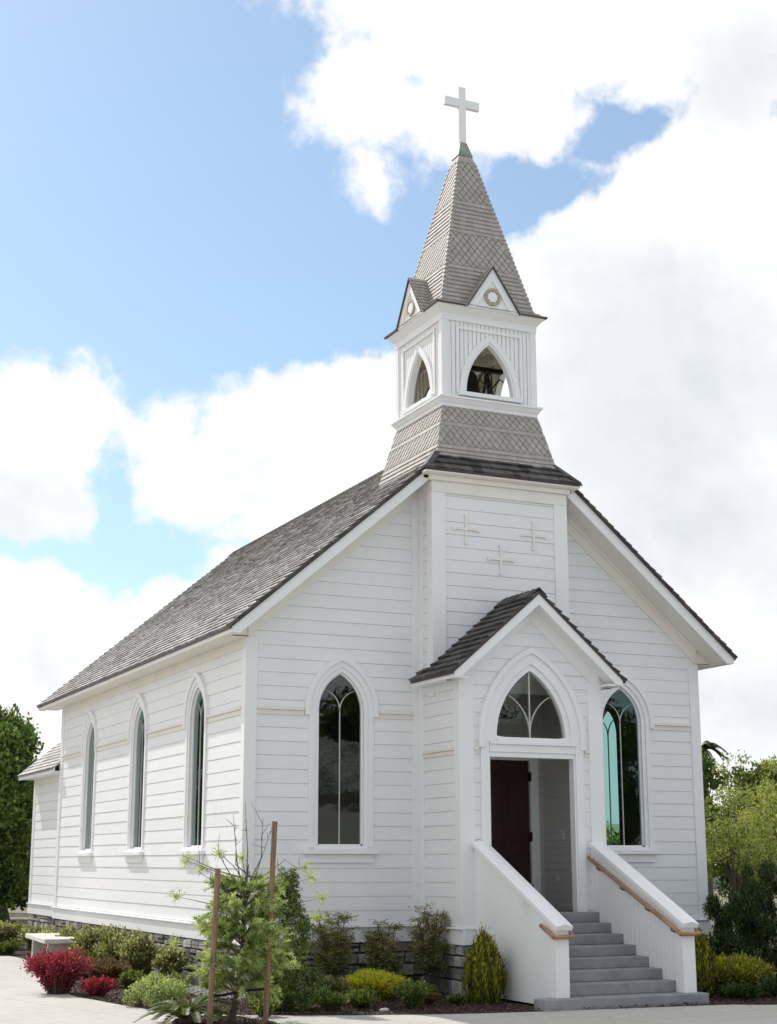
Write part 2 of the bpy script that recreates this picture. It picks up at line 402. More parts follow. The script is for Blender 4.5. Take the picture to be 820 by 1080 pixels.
def tiles_on(mb, O, U, V, poly, bands, th=0.1, wr=(0.45, 0.9), gap=0.03, jit=0.0):
    """shingles on a sloping face. O,U,V: origin and unit vectors (V up the slope), poly: convex outline in (u,v),
    bands: list of (v0, v1, kind, size)"""
    O, U, V = Vector(O), Vector(U).normalized(), Vector(V).normalized(); Nn = U.cross(V).normalized()
    if Nn.z < 0: Nn = -Nn
    pls = edges_of(poly)
    umin = min(p[0] for p in poly); umax = max(p[0] for p in poly)
    def emit(t, vb, vt, thk, tint):
        for pl in pls:
            t = clip(t, pl)
            if len(t) < 3: return
        a = 0
        for i in range(len(t)): a += t[i][0]*t[(i+1)%len(t)][1] - t[(i+1)%len(t)][0]*t[i][1]
        if abs(a) < 0.004: return
        top = [O + U*x + V*y + Nn*(thk*(1 - min(1, max(0, (y-vb)/(vt-vb)))) + 0.01) for x, y in t]
        bot = [O + U*x + V*y - Nn*0.02 for x, y in t]
        n = len(t)
        mb.add([tuple(p) for p in top + bot], [tuple(range(n))] + [(i, n+i, n+(i+1)%n, (i+1)%n) for i in range(n)], tint)
    for v0, v1, kind, size in bands:
        if kind == 'row':
            nr = max(1, round((v1-v0)/size)); e = (v1-v0)/nr
            for j in range(nr):
                vb = v0 + j*e; u = umin - random.random()*wr[1]
                while u < umax:
                    ww = random.uniform(*wr); dj = random.uniform(-jit, jit)
                    tt = th * random.uniform(0.8, 1.15)
                    emit([(u+gap/2, vb+dj), (u+ww-gap/2, vb+dj), (u+ww-gap/2, vb+e), (u+gap/2, vb+e)], vb+dj, vb+e, tt, random.random())
                    u += ww
        else:  # diamonds
            ww, hh = size; nr = max(1, round((v1-v0)/hh)); hh = (v1-v0)/nr
            for j in range(-1, nr+1):
                vb = v0 + j*hh; u = umin - ww + (ww/2 if j % 2 else 0)
                while u < umax + ww:
                    g = max(gap*0.6, 0.022)
                    t = [(u, vb+g), (u+ww/2-g, vb+hh), (u, vb+2*hh-g), (u-ww/2+g, vb+hh)]
                    t = clip(t, (0, 1, -v0)); t = clip(t, (0, -1, v1)) if len(t) > 2 else t
                    if len(t) > 2: emit(t, vb, vb+2*hh, th, random.random())
                    u += ww

# ------------------------------------------------------------------ foliage helpers (numpy)
def leaf_mesh(name, mat, P, D, S, L, W, tint, parent=None, fold=0.0, loc=None):
    """P centres (n,3) in course units, D leaf axis, S side vector, L length, W width; each leaf a pointed quad"""
    n = len(P)
    D = D / (np.linalg.norm(D, axis=1, keepdims=True) + 1e-9)
    S = S - D * np.sum(S*D, axis=1, keepdims=True); S = S / (np.linalg.norm(S, axis=1, keepdims=True) + 1e-9)
    L = np.broadcast_to(L, (n,))[:, None]; W = np.broadcast_to(W, (n,))[:, None]
    Nn = np.cross(D, S)
    v = np.empty((n, 4, 3))
    v[:, 0] = P - D*L*0.5; v[:, 1] = P + S*W*0.5 - D*L*0.05 + Nn*W*fold
    v[:, 2] = P + D*L*0.5; v[:, 3] = P - S*W*0.5 - D*L*0.05 + Nn*W*fold
    v = v.reshape(-1, 3); v[:, 2] += Z0; v *= K
    off = root_loc(parent) if parent is not None else Vector(w(loc)) if loc is not None else Vector((0,0,0))
    v -= np.array(off)
    me = bpy.data.meshes.new(name)
    me.vertices.add(4*n); me.vertices.foreach_set('co', v.astype(np.float32).ravel())
    me.loops.add(4*n); me.loops.foreach_set('vertex_index', np.arange(4*n, dtype=np.int32))
    me.polygons.add(n); me.polygons.foreach_set('loop_start', np.arange(0, 4*n, 4, dtype=np.int32))
    a = me.attributes.new('tint', 'FLOAT', 'FACE'); a.data.foreach_set('value', np.clip(np.broadcast_to(tint, (n,)), 0, 1).astype(np.float32))
    me.update(calc_edges=True); me.validate()
    me.materials.append(mat)
    o = bpy.data.objects.new(name, me); COL.objects.link(o)
    if parent is not None: o.parent = parent
    elif loc is not None: o.location = off
    return o
def rvec(n, rng=RNG):
    v = rng.normal(size=(n, 3)); return v / np.linalg.norm(v, axis=1, keepdims=True)
def clump_leaves(centres, radii, per, rng=RNG, shell=0.5, squash=0.85):
    """points in the outer shell of several lumps; returns P, outward direction, clump id"""
    P = []; O = []; I = []
    for i, (c, r) in enumerate(zip(centres, radii)):
        n = max(4, int(per * r * r)); d = rvec(n, rng); rr = r * (shell + (1-shell) * rng.random(n) ** 0.6) * (1 + 0.18*rng.normal(size=n))
        q = d * rr[:, None]; q[:, 2] *= squash
        P.append(np.array(c) + q); O.append(d); I.append(np.full(n, i))
    return np.vstack(P), np.vstack(O), np.concatenate(I)
def crown(name, mat, centres, radii, per, L, W, parent, rng=RNG, shell=0.45, squash=0.85, tb=0.5, tv=0.22, up=0.3):
    P, O, I = clump_leaves(centres, radii, per, rng, shell, squash)
    n = len(P); D = O*0.6 + rvec(n, rng); D[:, 2] += up*rng.normal(size=n)
    ct = rng.normal(size=len(centres))*0.12
    t = tb + ct[I] + tv*rng.normal(size=n)
    return leaf_mesh(name, mat, P, D, rvec(n, rng), L*(0.6+0.8*rng.random(n)), W*(0.6+0.8*rng.random(n)), t, parent, fold=0.15)
def scatter_clumps(c, rad, n, r0, r1, rng=RNG, low=-1.0, surf=0.75):
    """lump centres filling an ellipsoid"""
    cs = []; rs = []
    while len(cs) < n:
        d = rvec(1, rng)[0]
        if d[2] < low: continue
        q = d * (surf + (1-surf)*rng.random()) if rng.random() < 0.75 else d * rng.random() * surf
        cs.append(tuple(c[i] + q[i]*rad[i] for i in range(3))); rs.append(rng.uniform(r0, r1))
    return cs, rs
def branches(mb, base, centres, r0, rng=RNG, trunk_top=0.45, split=None, seg=6):
    """a tapered trunk with limbs reaching for the lumps"""
    c = np.mean(np.array(centres), axis=0); base = np.array(base, float)
    top = base + (c - base) * np.array([trunk_top, trunk_top, trunk_top]) 
    pts = [base, base + (top-base)*0.35 + rng.normal(size=3)*r0*0.5, base + (top-base)*0.7 + rng.normal(size=3)*r0*0.6, top]
    mb.tube(pts, [r0*1.25, r0, r0*0.9, r0*0.75], 8)
    for cc in centres:
        cc = np.array(cc); f = rng.uniform(0.55, 1.0); st = base + (top-base)*f
        m1 = st + (cc-st)*0.35 + np.array([0, 0, abs(cc[2]-st[2])*0.12]) + rng.normal(size=3)*0.3
        m2 = st + (cc-st)*0.7 + rng.normal(size=3)*0.3
        rr = r0*rng.uniform(0.22, 0.4); mb.tube([st, m1, m2, cc], [rr, rr*0.75, rr*0.5, rr*0.2], seg)

# ------------------------------------------------------------------ camera, world, sun
def setup_camera():
    cd = bpy.data.cameras.new('camera'); cam = bpy.data.objects.new('camera', cd); COL.objects.link(cam)
    r = Vector((0.90782732, -0.41934235, -0.00124688)); u = Vector((-0.0927024, -0.20358796, 0.97465799)); f = Vector((0.40896923, 0.88470556, 0.22369676))
    m = Matrix((r, u, -f)).transposed().to_4x4(); m.translation = w((-36.90654, -104.33394, 4.51588)); cam.matrix_world = m
    cd.sensor_fit = 'VERTICAL'; cd.sensor_height = 24; cd.lens = 24 * 1604.20472 / 1080
    cd.clip_start = 0.05; cd.clip_end = 3000
    SC.camera = cam
setup_camera()
SUN = Vector((-1, 3, 3.1)).normalized()
sd = bpy.data.lights.new('sun', 'SUN'); sd.energy = 3.5; sd.angle = R(0.55); sd.color = (1.0, 0.955, 0.90)
so = bpy.data.objects.new('sun', sd); COL.objects.link(so); so.rotation_euler = SUN.to_track_quat('Z', 'Y').to_euler(); so.location = (0, 0, 30)

def setup_world():
    wd = bpy.data.worlds.new('World'); SC.world = wd; wd.use_nodes = True
    nt = wd.node_tree; nt.nodes.clear()
    out = nt.nodes.new('ShaderNodeOutputWorld'); bg = nt.nodes.new('ShaderNodeBackground'); nt.links.new(bg.outputs[0], out.inputs[0])
    SKY = 0.12; bg.inputs[1].default_value = SKY
    sky = N(nt, 'ShaderNodeTexSky', sky_type='NISHITA', sun_disc=False, sun_elevation=math.asin(SUN.z), sun_rotation=math.atan2(SUN.x, SUN.y), air_density=1.0, dust_density=0.6, ozone_density=1.6)
    tc = nt.nodes.new('ShaderNodeTexCoord'); dirv = tc.outputs['Generated']
    def m(op, a, b=None, c=None, clamp=False):
        n = nt.nodes.new('ShaderNodeMath'); n.operation = op; n.use_clamp = clamp
        for i, v in enumerate((a, b, c)):
            if v is None: continue
            if isinstance(v, (int, float)): n.inputs[i].default_value = v
            else: nt.links.new(v, n.inputs[i])
        return n.outputs[0]
    sp = nt.nodes.new('ShaderNodeSeparateXYZ'); nt.links.new(dirv, sp.inputs[0])
    az = m('MULTIPLY', m('ARCTAN2', sp.outputs[0], sp.outputs[1]), 57.29578)
    el = m('MULTIPLY', m('ARCSINE', sp.outputs[2]), 57.29578)
    def nz(scale, detail=6, rough=0.6, off=0, color=False, dist=0.0):
        n = N(nt, 'ShaderNodeTexNoise', i_Scale=scale, i_Detail=detail, i_Roughness=rough, i_Distortion=dist)
        mp = N(nt, 'ShaderNodeMapping'); mp.inputs['Location'].default_value = (off, off*0.7, -off); nt.links.new(dirv, mp.inputs[0])
        nt.links.new(mp.outputs[0], n.inputs['Vector']); return n.outputs[1] if color else n.outputs[0]
    wv = N(nt, 'ShaderNodeVectorMath', operation='SUBTRACT'); nt.links.new(nz(14, 8, 0.62, 3, True), wv.inputs[0]); wv.inputs[1].default_value = (0.5, 0.5, 0.5)
    ws = N(nt, 'ShaderNodeVectorMath', operation='SCALE'); nt.links.new(wv.outputs[0], ws.inputs[0]); ws.inputs['Scale'].default_value = 3.2
    cv = nt.nodes.new('ShaderNodeCombineXYZ'); nt.links.new(az, cv.inputs[0]); nt.links.new(el, cv.inputs[1])
    ad = N(nt, 'ShaderNodeVectorMath', operation='ADD'); nt.links.new(cv.outputs[0], ad.inputs[0]); nt.links.new(ws.outputs[0], ad.inputs[1])
    def flat_z(v):
        k = N(nt, 'ShaderNodeVectorMath', operation='MULTIPLY'); nt.links.new(v, k.inputs[0]); k.inputs[1].default_value = (1, 1, 0); return k.outputs[0]
    pv = flat_z(ad.outputs[0])
    def blobs(L, sm=0.12):
        acc = None
        for a, e, ra, re in L:
            s = N(nt, 'ShaderNodeVectorMath', operation='SUBTRACT'); nt.links.new(pv, s.inputs[0]); s.inputs[1].default_value = (a, e, 0)
            k = N(nt, 'ShaderNodeVectorMath', operation='MULTIPLY'); nt.links.new(s.outputs[0], k.inputs[0]); k.inputs[1].default_value = (1/ra, 1/re, 0)
            l = N(nt, 'ShaderNodeVectorMath', operation='LENGTH'); nt.links.new(k.outputs[0], l.inputs[0])
            # height in degrees above the rim of the blob
            v = m('MULTIPLY', m('SUBTRACT', 1.0, l.outputs['Value']), min(ra, re))
            acc = v if acc is None else m('MAXIMUM', acc, v)
        return acc
    BL = [(22.48,28.41,1.49,1.25),(23.85,29.25,1.96,1.47),(25.63,30.56,2.76,1.92),(24.64,27.6,1.95,1.66),(24.13,25.57,1.0,1.15),(27.17,27.58,2.33,1.99),(29.15,29.51,3.89,2.58),(29.1,26.86,1.93,1.33),(30.66,27.47,2.3,1.49),(33.08,30.29,4.58,2.38),(37.64,29.6,4.77,2.21),(39.39,27.8,2.54,1.92),(38.25,24.28,4.29,3.62),(35.49,24.5,2.94,2.34),(33.54,22.75,2.78,2.04),(31.66,22.5,1.87,1.44),(33.66,25.64,1.2,0.87),(30.47,20.29,2.23,2.09),(35.61,19.35,7.06,5.46),(36.06,13.37,6.87,6.27),(31.83,16.01,4.34,4.22),(37.16,7.4,5.35,4.52),(11.52,15.57,3.56,2.59),(13.05,16.88,1.62,1.46),(10.94,13.27,3.51,1.91),(15.8,15.78,1.89,1.48),(19.27,15.9,2.03,1.95),(17.84,14.26,3.65,2.19),(21.85,16.12,3.15,2.66),(23.88,17.56,1.87,1.95),(25.18,15.42,3.33,3.55),(21.87,13.98,4.05,2.14),(11.67,9.13,4.17,1.91),(14.15,7.82,3.15,1.75),(16.91,9.28,2.14,1.13),(19.01,10.74,1.8,1.42),(20.8,11.83,2.18,1.78),(11.44,6.88,3.78,2.07),(25.2,21.43,0.83,0.91),
          (28,33.5,9,4),(40,35,8,6),(47,18,9,12),(50,30,9,8),(25,4,20,3.2),(5,12,5,4),(0,8,8,4)]
    GL = [(35.14,16.93,5.2,5.6),(35.5,21.5,3.2,1.6),(31.5,13.2,2.2,2.0),(10.9,12.2,2.6,0.9),(19.2,13.3,2.8,0.9),(38.2,5.4,5.5,2.4),(39,10.5,3.2,2.6),(38,13.5,4,1.2),(37.39,11.91,3.43,3.83),(33.1,10.66,3.17,3.18),(18.57,14.28,2.56,0.89),(11.81,13.32,2.11,0.87),(11.76,7.41,2.06,1.21),(39.41,28.12,1.46,1.28),(37.16,7.4,3.71,1.39),(47,15,6,8)]
    NL = [(32.12,25.05,2.08,1.01),(34.27,26.77,1.88,0.86),(15.6,10.9,3.4,0.62),(14.3,12.9,0.5,2.0),(12.0,11.2,3.0,0.42),(18.6,11.3,1.6,0.3),(29.81,24.29,1.14,1.36),(20.65,21.39,7.58,2.77),(35.63,27.43,0.6,0.33)]
    f = blobs(BL)
    neg = m('MAXIMUM', blobs(NL), -0.25)
    f = m('SUBTRACT', m('MINIMUM', f, 1.6), m('MULTIPLY', m('ADD', neg, 0.25), 1.3))
    det = m('MULTIPLY', m('SUBTRACT', nz(38, 9, 0.62, 11), 0.5), 2.6)
    f = m('ADD', f, det)
    # the rest of the sky dome: broken bright cloud
    gen = m('MULTIPLY', m('SUBTRACT', nz(2.3, 8, 0.58, 5), 0.44), 16.0)
    cx = N(nt, 'ShaderNodeVectorMath', operation='SUBTRACT'); nt.links.new(flat_z(cv.outputs[0]), cx.inputs[0]); cx.inputs[1].default_value = (25, 17, 0)
    ck = N(nt, 'ShaderNodeVectorMath', operation='MULTIPLY'); nt.links.new(cx.outputs[0], ck.inputs[0]); ck.inputs[1].default_value = (1/24, 1/21, 0)
    cl = N(nt, 'ShaderNodeVectorMath', operation='LENGTH'); nt.links.new(ck.outputs[0], cl.inputs[0])
    inside = N(nt, 'ShaderNodeMapRange', interpolation_type='SMOOTHSTEP'); nt.links.new(cl.outputs['Value'], inside.inputs[0])
    inside.inputs[1].default_value = 0.85; inside.inputs[2].default_value = 1.25
    fm = nt.nodes.new('ShaderNodeMix'); fm.data_type = 'FLOAT'; nt.links.new(inside.outputs[0], fm.inputs[0]); nt.links.new(f, fm.inputs[2]); nt.links.new(gen, fm.inputs[3])
    al = N(nt, 'ShaderNodeMapRange', interpolation_type='SMOOTHSTEP'); nt.links.new(fm.outputs[0], al.inputs[0])
    al.inputs[1].default_value = -0.55; al.inputs[2].default_value = 0.75
    # cloud colour: bright rims and tops, grey-blue hearts
    gf = m('MAXIMUM', blobs(GL), -3.0)
    g2 = N(nt, 'ShaderNodeMapRange', interpolation_type='SMOOTHSTEP')
    nt.links.new(m('ADD', gf, m('MULTIPLY', m('SUBTRACT', nz(9, 6, 0.6, 21), 0.5), 7.0)), g2.inputs[0])
    g2.inputs[1].default_value = -1.8; g2.inputs[2].default_value = 2.6
    soft = m('MULTIPLY', m('SUBTRACT', nz(20, 8, 0.62, 31), 0.46, clamp=True), 1.3)
    deep = N(nt, 'ShaderNodeMapRange'); nt.links.new(fm.outputs[0], deep.inputs[0]); deep.inputs[1].default_value = 0.4; deep.inputs[2].default_value = 2.0
    gg = m('ADD', m('MULTIPLY', g2.outputs[0], 0.7), m('MULTIPLY', soft, deep.outputs[0]), clamp=True)
    CW = 0.95 / SKY
    ccol = mixc(nt, gg, (CW, CW, CW), (CW*0.70, CW*0.735, CW*0.79))
    # clear sky gets paler and brighter, as thin high haze does
    skyc = mixc(nt, 0.14, mixc(nt, 1.0, sky.outputs[0], (0.98, 1.12, 1.12), 'MULTIPLY'), (CW*0.86, CW*0.90, CW*0.96))
    nt.links.new(mixc(nt, al.outputs[0], skyc, ccol), bg.inputs[0])
    wd.cycles.sampling_method = 'MANUAL'; wd.cycles.sample_map_resolution = 1024
setup_world()
SC.view_settings.view_transform = 'Standard'; SC.view_settings.look = 'None'; SC.view_settings.gamma = 1; SC.view_settings.exposure = 0.2
SC.render.engine = 'CYCLES'
SC.cycles.max_bounces = 8; SC.cycles.transparent_max_bounces = 12; SC.cycles.caustics_reflective = False; SC.cycles.caustics_refractive = False

# ================================================================== THE CHAPEL
XC = 19.75; W = 39.5; D = 58.0
SL = 0.85                                    # roof pitch
def zr(x): return 20.95 + SL * (min(x, 2*XC - x) + 2.1)      # roof deck height
chapel = thing('chapel', (XC, 20, -Z0), 'white clapboard chapel with grey shingle roof, open belfry and shingled spire', 'chapel')

FR = Plane(0, 0, 1, 0, 0, -1); SLp = Plane(0, 0, 0, 1, -1, 0); SR = Plane(W, 0, 0, 1, 1, 0); BK = Plane(0, D, 1, 0, 0, 1)
BX0, BX1, BY = 13.9, 25.6, -2.54; PY = -6.7
BF = Plane(0, BY, 1, 0, 0, -1); BLt = Plane(BX0, 0, 0, 1, -1, 0); BRt = Plane(BX1, 0, 0, 1, 1, 0); PF = Plane(0, PY, 1, 0, 0, -1)
ZT = -0.15                                    # top of the water table

WF = [Gothic(7.43, 1.85, 5.5, 15.4, 18.3), Gothic(W - 7.43, 1.85, 5.5, 15.4, 18.3)]
WS = [Gothic(s, 1.85, 5.5, 15.4, 18.0) for s in (11.45, 28.1, 45.65)]
WR = [Gothic(s, 1.85, 5.5, 15.4, 18.0) for s in (13.1, 28.1, 45.65)]
DR = Gothic(XC, 2.9, 13.2, 13.24, 18.24)      # transom light over the doorway

def gable_left(z, x0, f): return max(x0, (z - f(0)) / SL)
SO = 1.0                                       # soffit line below the deck
wf = MB()
xl = lambda z: max(0.0, (z - (zr(0) - SO)) / SL)
siding(wf, FR, ZT, 33.6, xl, lambda z: max(BX0, xl(z)), [(WF[0], 0.4)])
wf.cut()
siding(wf, FR, ZT, 33.6, lambda z: min(BX1, W - xl(z)), lambda z: W - xl(z), [(WF[1], 0.4)])
wf.build_each('wall', M['paint'], chapel)
ws = MB(); siding(ws, SLp, ZT, 20.5, 0, D, [(g, 0.4) for g in WS]); ws.build('wall', M['paint'], chapel)
ws = MB(); siding(ws, SR, ZT, 20.5, 0, D, [(g, 0.4) for g in WR]); ws.build('wall', M['paint'], chapel)
ws = MB(); siding(ws, BK, ZT, 38.3, xl, lambda z: W - xl(z)); ws.build('wall', M['paint'], chapel)
# tower bay: front and flanks
tb = MB()
siding(tb, BF, 17.0, 33.4, BX0, BX1); tb.cut()
siding(tb, BLt, 17.0, 34.0, BY, 0); tb.cut(); siding(tb, BRt, 17.0, 34.0, BY, 0)
tb.build_each('tower_wall', M['paint'], chapel)

# corner boards, water table, belts, friezes
tr = MB()
def corner(x, y, sx, sy, z0, z1, wf_=0.75, ws_=0.68, th=0.16):
    tr.cut()
    """sx, sy: directions pointing out of the building at this corner; two boards, one proud of the other"""
    x0, x1 = (x - sx*wf_, x + sx*(th+0.02)); tr.box(min(x0,x1), max(x0,x1), min(y+sy*0.0, y+sy*th), max(y, y+sy*th), z0, z1)
    y0 = y - sy*ws_; tr.box(min(x, x+sx*th), max(x, x+sx*th), min(y0, y - sy*0.003), max(y0, y - sy*0.003), z0, z1)
ZE = 20.45
corner(0, 0, -1, -1, ZT, ZE); corner(W, 0, 1, -1, ZT, ZE); corner(0, D, -1, 1, ZT, ZE); corner(W, D, 1, 1, ZT, ZE)
corner(BX0, BY, -1, -1, 16.5, 32.2, 1.0, 0.75); corner(BX1, BY, 1, -1, 16.5, 32.2, 1.0, 0.75)
corner(BX0, PY, -1, -1, ZT, 17.6, 1.0, 0.75); corner(BX1, PY, 1, -1, ZT, 17.6, 1.0, 0.75)
for sx, x in ((-1, BX0), (1, BX1)):            # inner corners where bay meets facade
    tr.cut(); tr.box(min(x, x+sx*0.62), max(x, x+sx*0.62), -0.14, 0, ZT, 33.6); tr.box(min(x, x+sx*0.14), max(x, x+sx*0.14), -0.85, -0.143, ZT, 33.6)
tr.build_each('corner_board', M['trim'], chapel, bevel=0.02)
wt = MB()
def skirt(P, s0, s1):
    wt.cut()
    pbox(wt, P, s0, s1, -1.2, ZT-0.004, -0.05, 0.2); pbox(wt, P, s0, s1, ZT, ZT+0.1, -0.05, 0.36)
skirt(SLp, -0.36, D+0.36); skirt(SR, -0.36, D+0.36); skirt(BK, -0.05, W+0.05)
skirt(FR, -0.046, BX0-0.2); skirt(FR, BX1+0.2, W+0.046)
skirt(BLt, PY-0.36, -0.37); skirt(BRt, PY-0.36, -0.37); skirt(PF, BX0-0.046, BX1+0.046)
wt.build_each('water_table', M['trim'], chapel, bevel=0.02)
bt = MB()
def belt(P, s0, s1, z0=14.92, h=0.58):
    bt.cut()
    pbox(bt, P, s0, s1, z0, z0+h*0.62, 0, 0.10); pbox(bt, P, s0, s1, z0+h*0.62+0.002, z0+h, 0, 0.24)
g = WF[0]
belt(FR, 0.77, g.sc-g.hw-1.12); belt(FR, g.sc+g.hw+1.12, BX0-0.63); belt(FR, BX1+0.63, W-g.sc-g.hw-1.12); belt(FR, W-g.sc+g.hw+1.12, W-0.77)
for P, GS in ((SLp, WS), (SR, WR)):
    e = 0.69
    for g in GS: belt(P, e, g.sc-g.hw-1.12); e = g.sc+g.hw+1.12
    belt(P, e, D-0.69)
for P in (BLt, BRt): belt(P, PY+0.77, -0.86, 12.0, 0.5)
belt(PF, BX0+1.01, XC-4.5, 12.0, 0.5); belt(PF, XC+4.5, BX1-1.01, 12.0, 0.5)
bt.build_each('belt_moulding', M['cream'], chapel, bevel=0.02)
fz = MB()                                      # rake and eave friezes
for sgn in (1, -1):
    X = (lambda x: x) if sgn == 1 else (lambda x: W - x)
    fz.cut()
    ppoly(fz, FR, [(X(x), zr(x)-a) for x, a in ((0.0, SO), (BX0-0.15, SO), (BX0-0.15, SO+1.3), (0.0, SO+1.3))], 0.0, 0.17)
    ppoly(fz, FR, [(X(x), zr(x)-a) for x, a in ((0.0, SO), (BX0-0.15, SO), (BX0-0.15, SO+0.35), (0.0, SO+0.35))], 0.17, 0.3)
    fz.cut(); ppoly(fz, BK, [(X(x), zr(x)-a) for x, a in ((0.0, SO), (XC, SO), (XC, SO+1.3), (0.0, SO+1.3))], 0.0, 0.17)
for P in (SLp, SR): fz.cut(); pbox(fz, P, 0.003, D-0.003, 19.75, 20.45, 0, 0.17)
fz.cut(); pbox(fz, BF, BX0-0.17, BX1+0.17, 32.2, 33.1, 0, 0.2); pbox(fz, BF, BX0-0.4, BX1+0.4, 33.1, 33.5, 0, 0.42); pbox(fz, BF, BX0-0.95, BX1+0.95, 33.5, 33.74, -0.3, 0.66)
for P in (BLt, BRt): fz.cut(); pbox(fz, P, BY+0.003, -0.86, 32.2, 33.1, 0, 0.16)
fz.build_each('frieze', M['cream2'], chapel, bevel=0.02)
# eaves: soffits, fascias, bargeboards
YF, YB = -2.5, D + 3.1
YS = 8.3                                         # behind this the slopes run up to the ridge; in front the tower stands in them
def nave_eave(X):
    so = MB(); a, b = sorted((X(-1.95), X(0.0))); so.box(a, b, -0.02, YB-0.16, ZE, ZE+0.12)
    a, b = sorted((X(-1.95), X(-1.45))); so.box(a, b, YF+0.155, -0.023, ZE-0.02, ZE+0.1)
    so.extrude([(X(-1.6), -0.02, ZE+0.06), (X(0.0), -0.02, ZE+0.06), (X(0.0), -0.02, zr(0)-SO+0.05), (X(-1.6), -0.02, zr(-1.6)-SO+0.05)], (0, 0.1, 0))
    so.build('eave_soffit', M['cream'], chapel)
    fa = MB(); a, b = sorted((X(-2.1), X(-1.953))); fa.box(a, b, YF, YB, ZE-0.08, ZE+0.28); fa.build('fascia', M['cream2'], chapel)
    zb = ZE-0.08
    for y0, y1 in ((YF, YF+0.15), (YB-0.15, YB)):        # bargeboards, cut level at the soffit
        xe = BX0-0.02 if y0 == YF else XC; bb = MB()
        pts = [(-1.95, zb), (-1.95, zr(-1.95)-0.02), (xe, zr(xe)-0.02), (xe, zr(xe)-1.15), ((zb+1.15-zr(0))/SL, zb)]
        bb.extrude([(X(x), y0, z) for x, z in pts], (0, y1-y0, 0))
        if y0 == YF: bb.extrude([(X(x), y0-0.07, zr(x)-h) for x, h in ((-2.1, 0.03), (xe, 0.03), (xe, 0.38), (-2.1, 0.38))], (0, 0.066, 0))
        bb.build('bargeboard', M['trim'], chapel)
    for y0, y1, xe in ((YF+0.153, -0.023, BX0-0.01), (D+0.001, YB-0.153, XC)):
        rs_ = MB(); pts = [((ZE+0.12-zr(0)+SO)/SL, ZE+0.12), (xe, zr(xe)-SO+0.12), (xe, zr(xe)-SO), ((ZE-zr(0)+SO)/SL, ZE)]
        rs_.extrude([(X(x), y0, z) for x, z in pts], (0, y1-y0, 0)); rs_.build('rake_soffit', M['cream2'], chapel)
    dk = MB()
    for ya, yb, xe in ((YF+0.02, YS, 14.35), (YS+0.003, YB-0.02, XC)):
        dk.extrude([(X(-2.1), ya, zr(-2.1)), (X(xe), ya, zr(xe)), (X(xe), ya, zr(xe)-0.12), (X(-2.1), ya, zr(-2.1)-0.12)], (0, yb-ya, 0))
    dk.build('roof_deck', M['under'], chapel)
nave_eave(lambda x: x); nave_eave(lambda x: W - x)
# main roof shingles
rf = MB(); dz = 1/math.hypot(1, SL)
LSL = (XC + 2.25) / dz
for sg in (1, -1):
    O = (-2.25 if sg == 1 else W + 2.25, YF-0.12, zr(-2.25)+0.01) if False else ((-2.25, YF-0.12, 20.95 - SL*0.15 + 0.01) if sg == 1 else (W+2.25, YF-0.12, 20.95 - SL*0.15 + 0.01))
    vm = (14.45+2.25)/dz; yl = YS-YF+0.12
    tiles_on(rf, O, (0, 1, 0), (sg*dz, 0, SL*dz), [(0, 0), (yl, 0), (yl, vm), (0.75, vm), (0, (13.3+2.25)/dz)], [(0, LSL, 'row', 0.73)], 0.112, (0.5, 1.15), 0.035, 0.03)
    tiles_on(rf, O, (0, 1, 0), (sg*dz, 0, SL*dz), [(yl, 0), (YB-YF+0.24, 0), (YB-YF+0.24, LSL), (yl, LSL)], [(0, LSL, 'row', 0.73)], 0.112, (0.5, 1.15), 0.035, 0.03)
roof = rf.build('roof', M['shake'], chapel)
for sg in (1, -1):                               # doubled shingles along the front rake
    rk = MB(); v = 0.0; O_ = Vector((-2.27 if sg == 1 else W+2.27, 0, 20.95-SL*0.17)); Vv = Vector((sg*dz, 0, SL*dz)); Nv = Vector((-sg*SL*dz, 0, dz))
    while v < (13.0+2.2)/dz:
        e = 0.73; p0 = O_+Vv*v; p1 = O_+Vv*(v+e+0.04); t0 = random.uniform(0.17, 0.24); y0 = YF-random.uniform(0.2, 0.26)
        A = [p0-Nv*0.02, p0+Nv*t0, p1+Nv*0.12, p1-Nv*0.02]
        rk.hexa([(p.x, y0, p.z) for p in A], [(p.x, YF+0.55, p.z) for p in A]); v += e
    rk.build('rake_shingles', M['shake_brown'], roof)
rc = MB(); y = 8.6
while y < YB + 0.1:                             # ridge caps
    for sg in (1, -1):
        a = (XC, y, zr(XC)+0.26); b = (XC+sg*0.62, y, zr(XC)+0.26-SL*0.62)
        rc.hexa([a, b, (b[0], b[1], b[2]-0.1), (a[0], a[1], a[2]-0.1)], [(p[0], p[1]+0.8, p[2]-0.06) for p in (a, b, (b[0], b[1], b[2]-0.1), (a[0], a[1], a[2]-0.1))])
    y += 0.74
rc.build('ridge_cap', M['shake_brown'], roof)
de = MB()
for X in (lambda x: x, lambda x: W - x):
    for yy in (YF-0.18, YB):
        de.cut()
        xe = BX0-0.6 if yy < 0 else XC
        de.extrude([(X(-2.2), yy, zr(-2.2)-0.02), (X(xe), yy, zr(xe)-0.02), (X(xe), yy, zr(xe)-0.2), (X(-2.2), yy, zr(-2.2)-0.2)], (0, 0.1, 0))
    de.cut(); a, b = sorted((X(-2.24), X(-2.103))); de.box(a, b, YF, YB, ZE+0.2, zr(-2.2)-0.01)
de.build_each('drip_edge', M['flash'], roof)

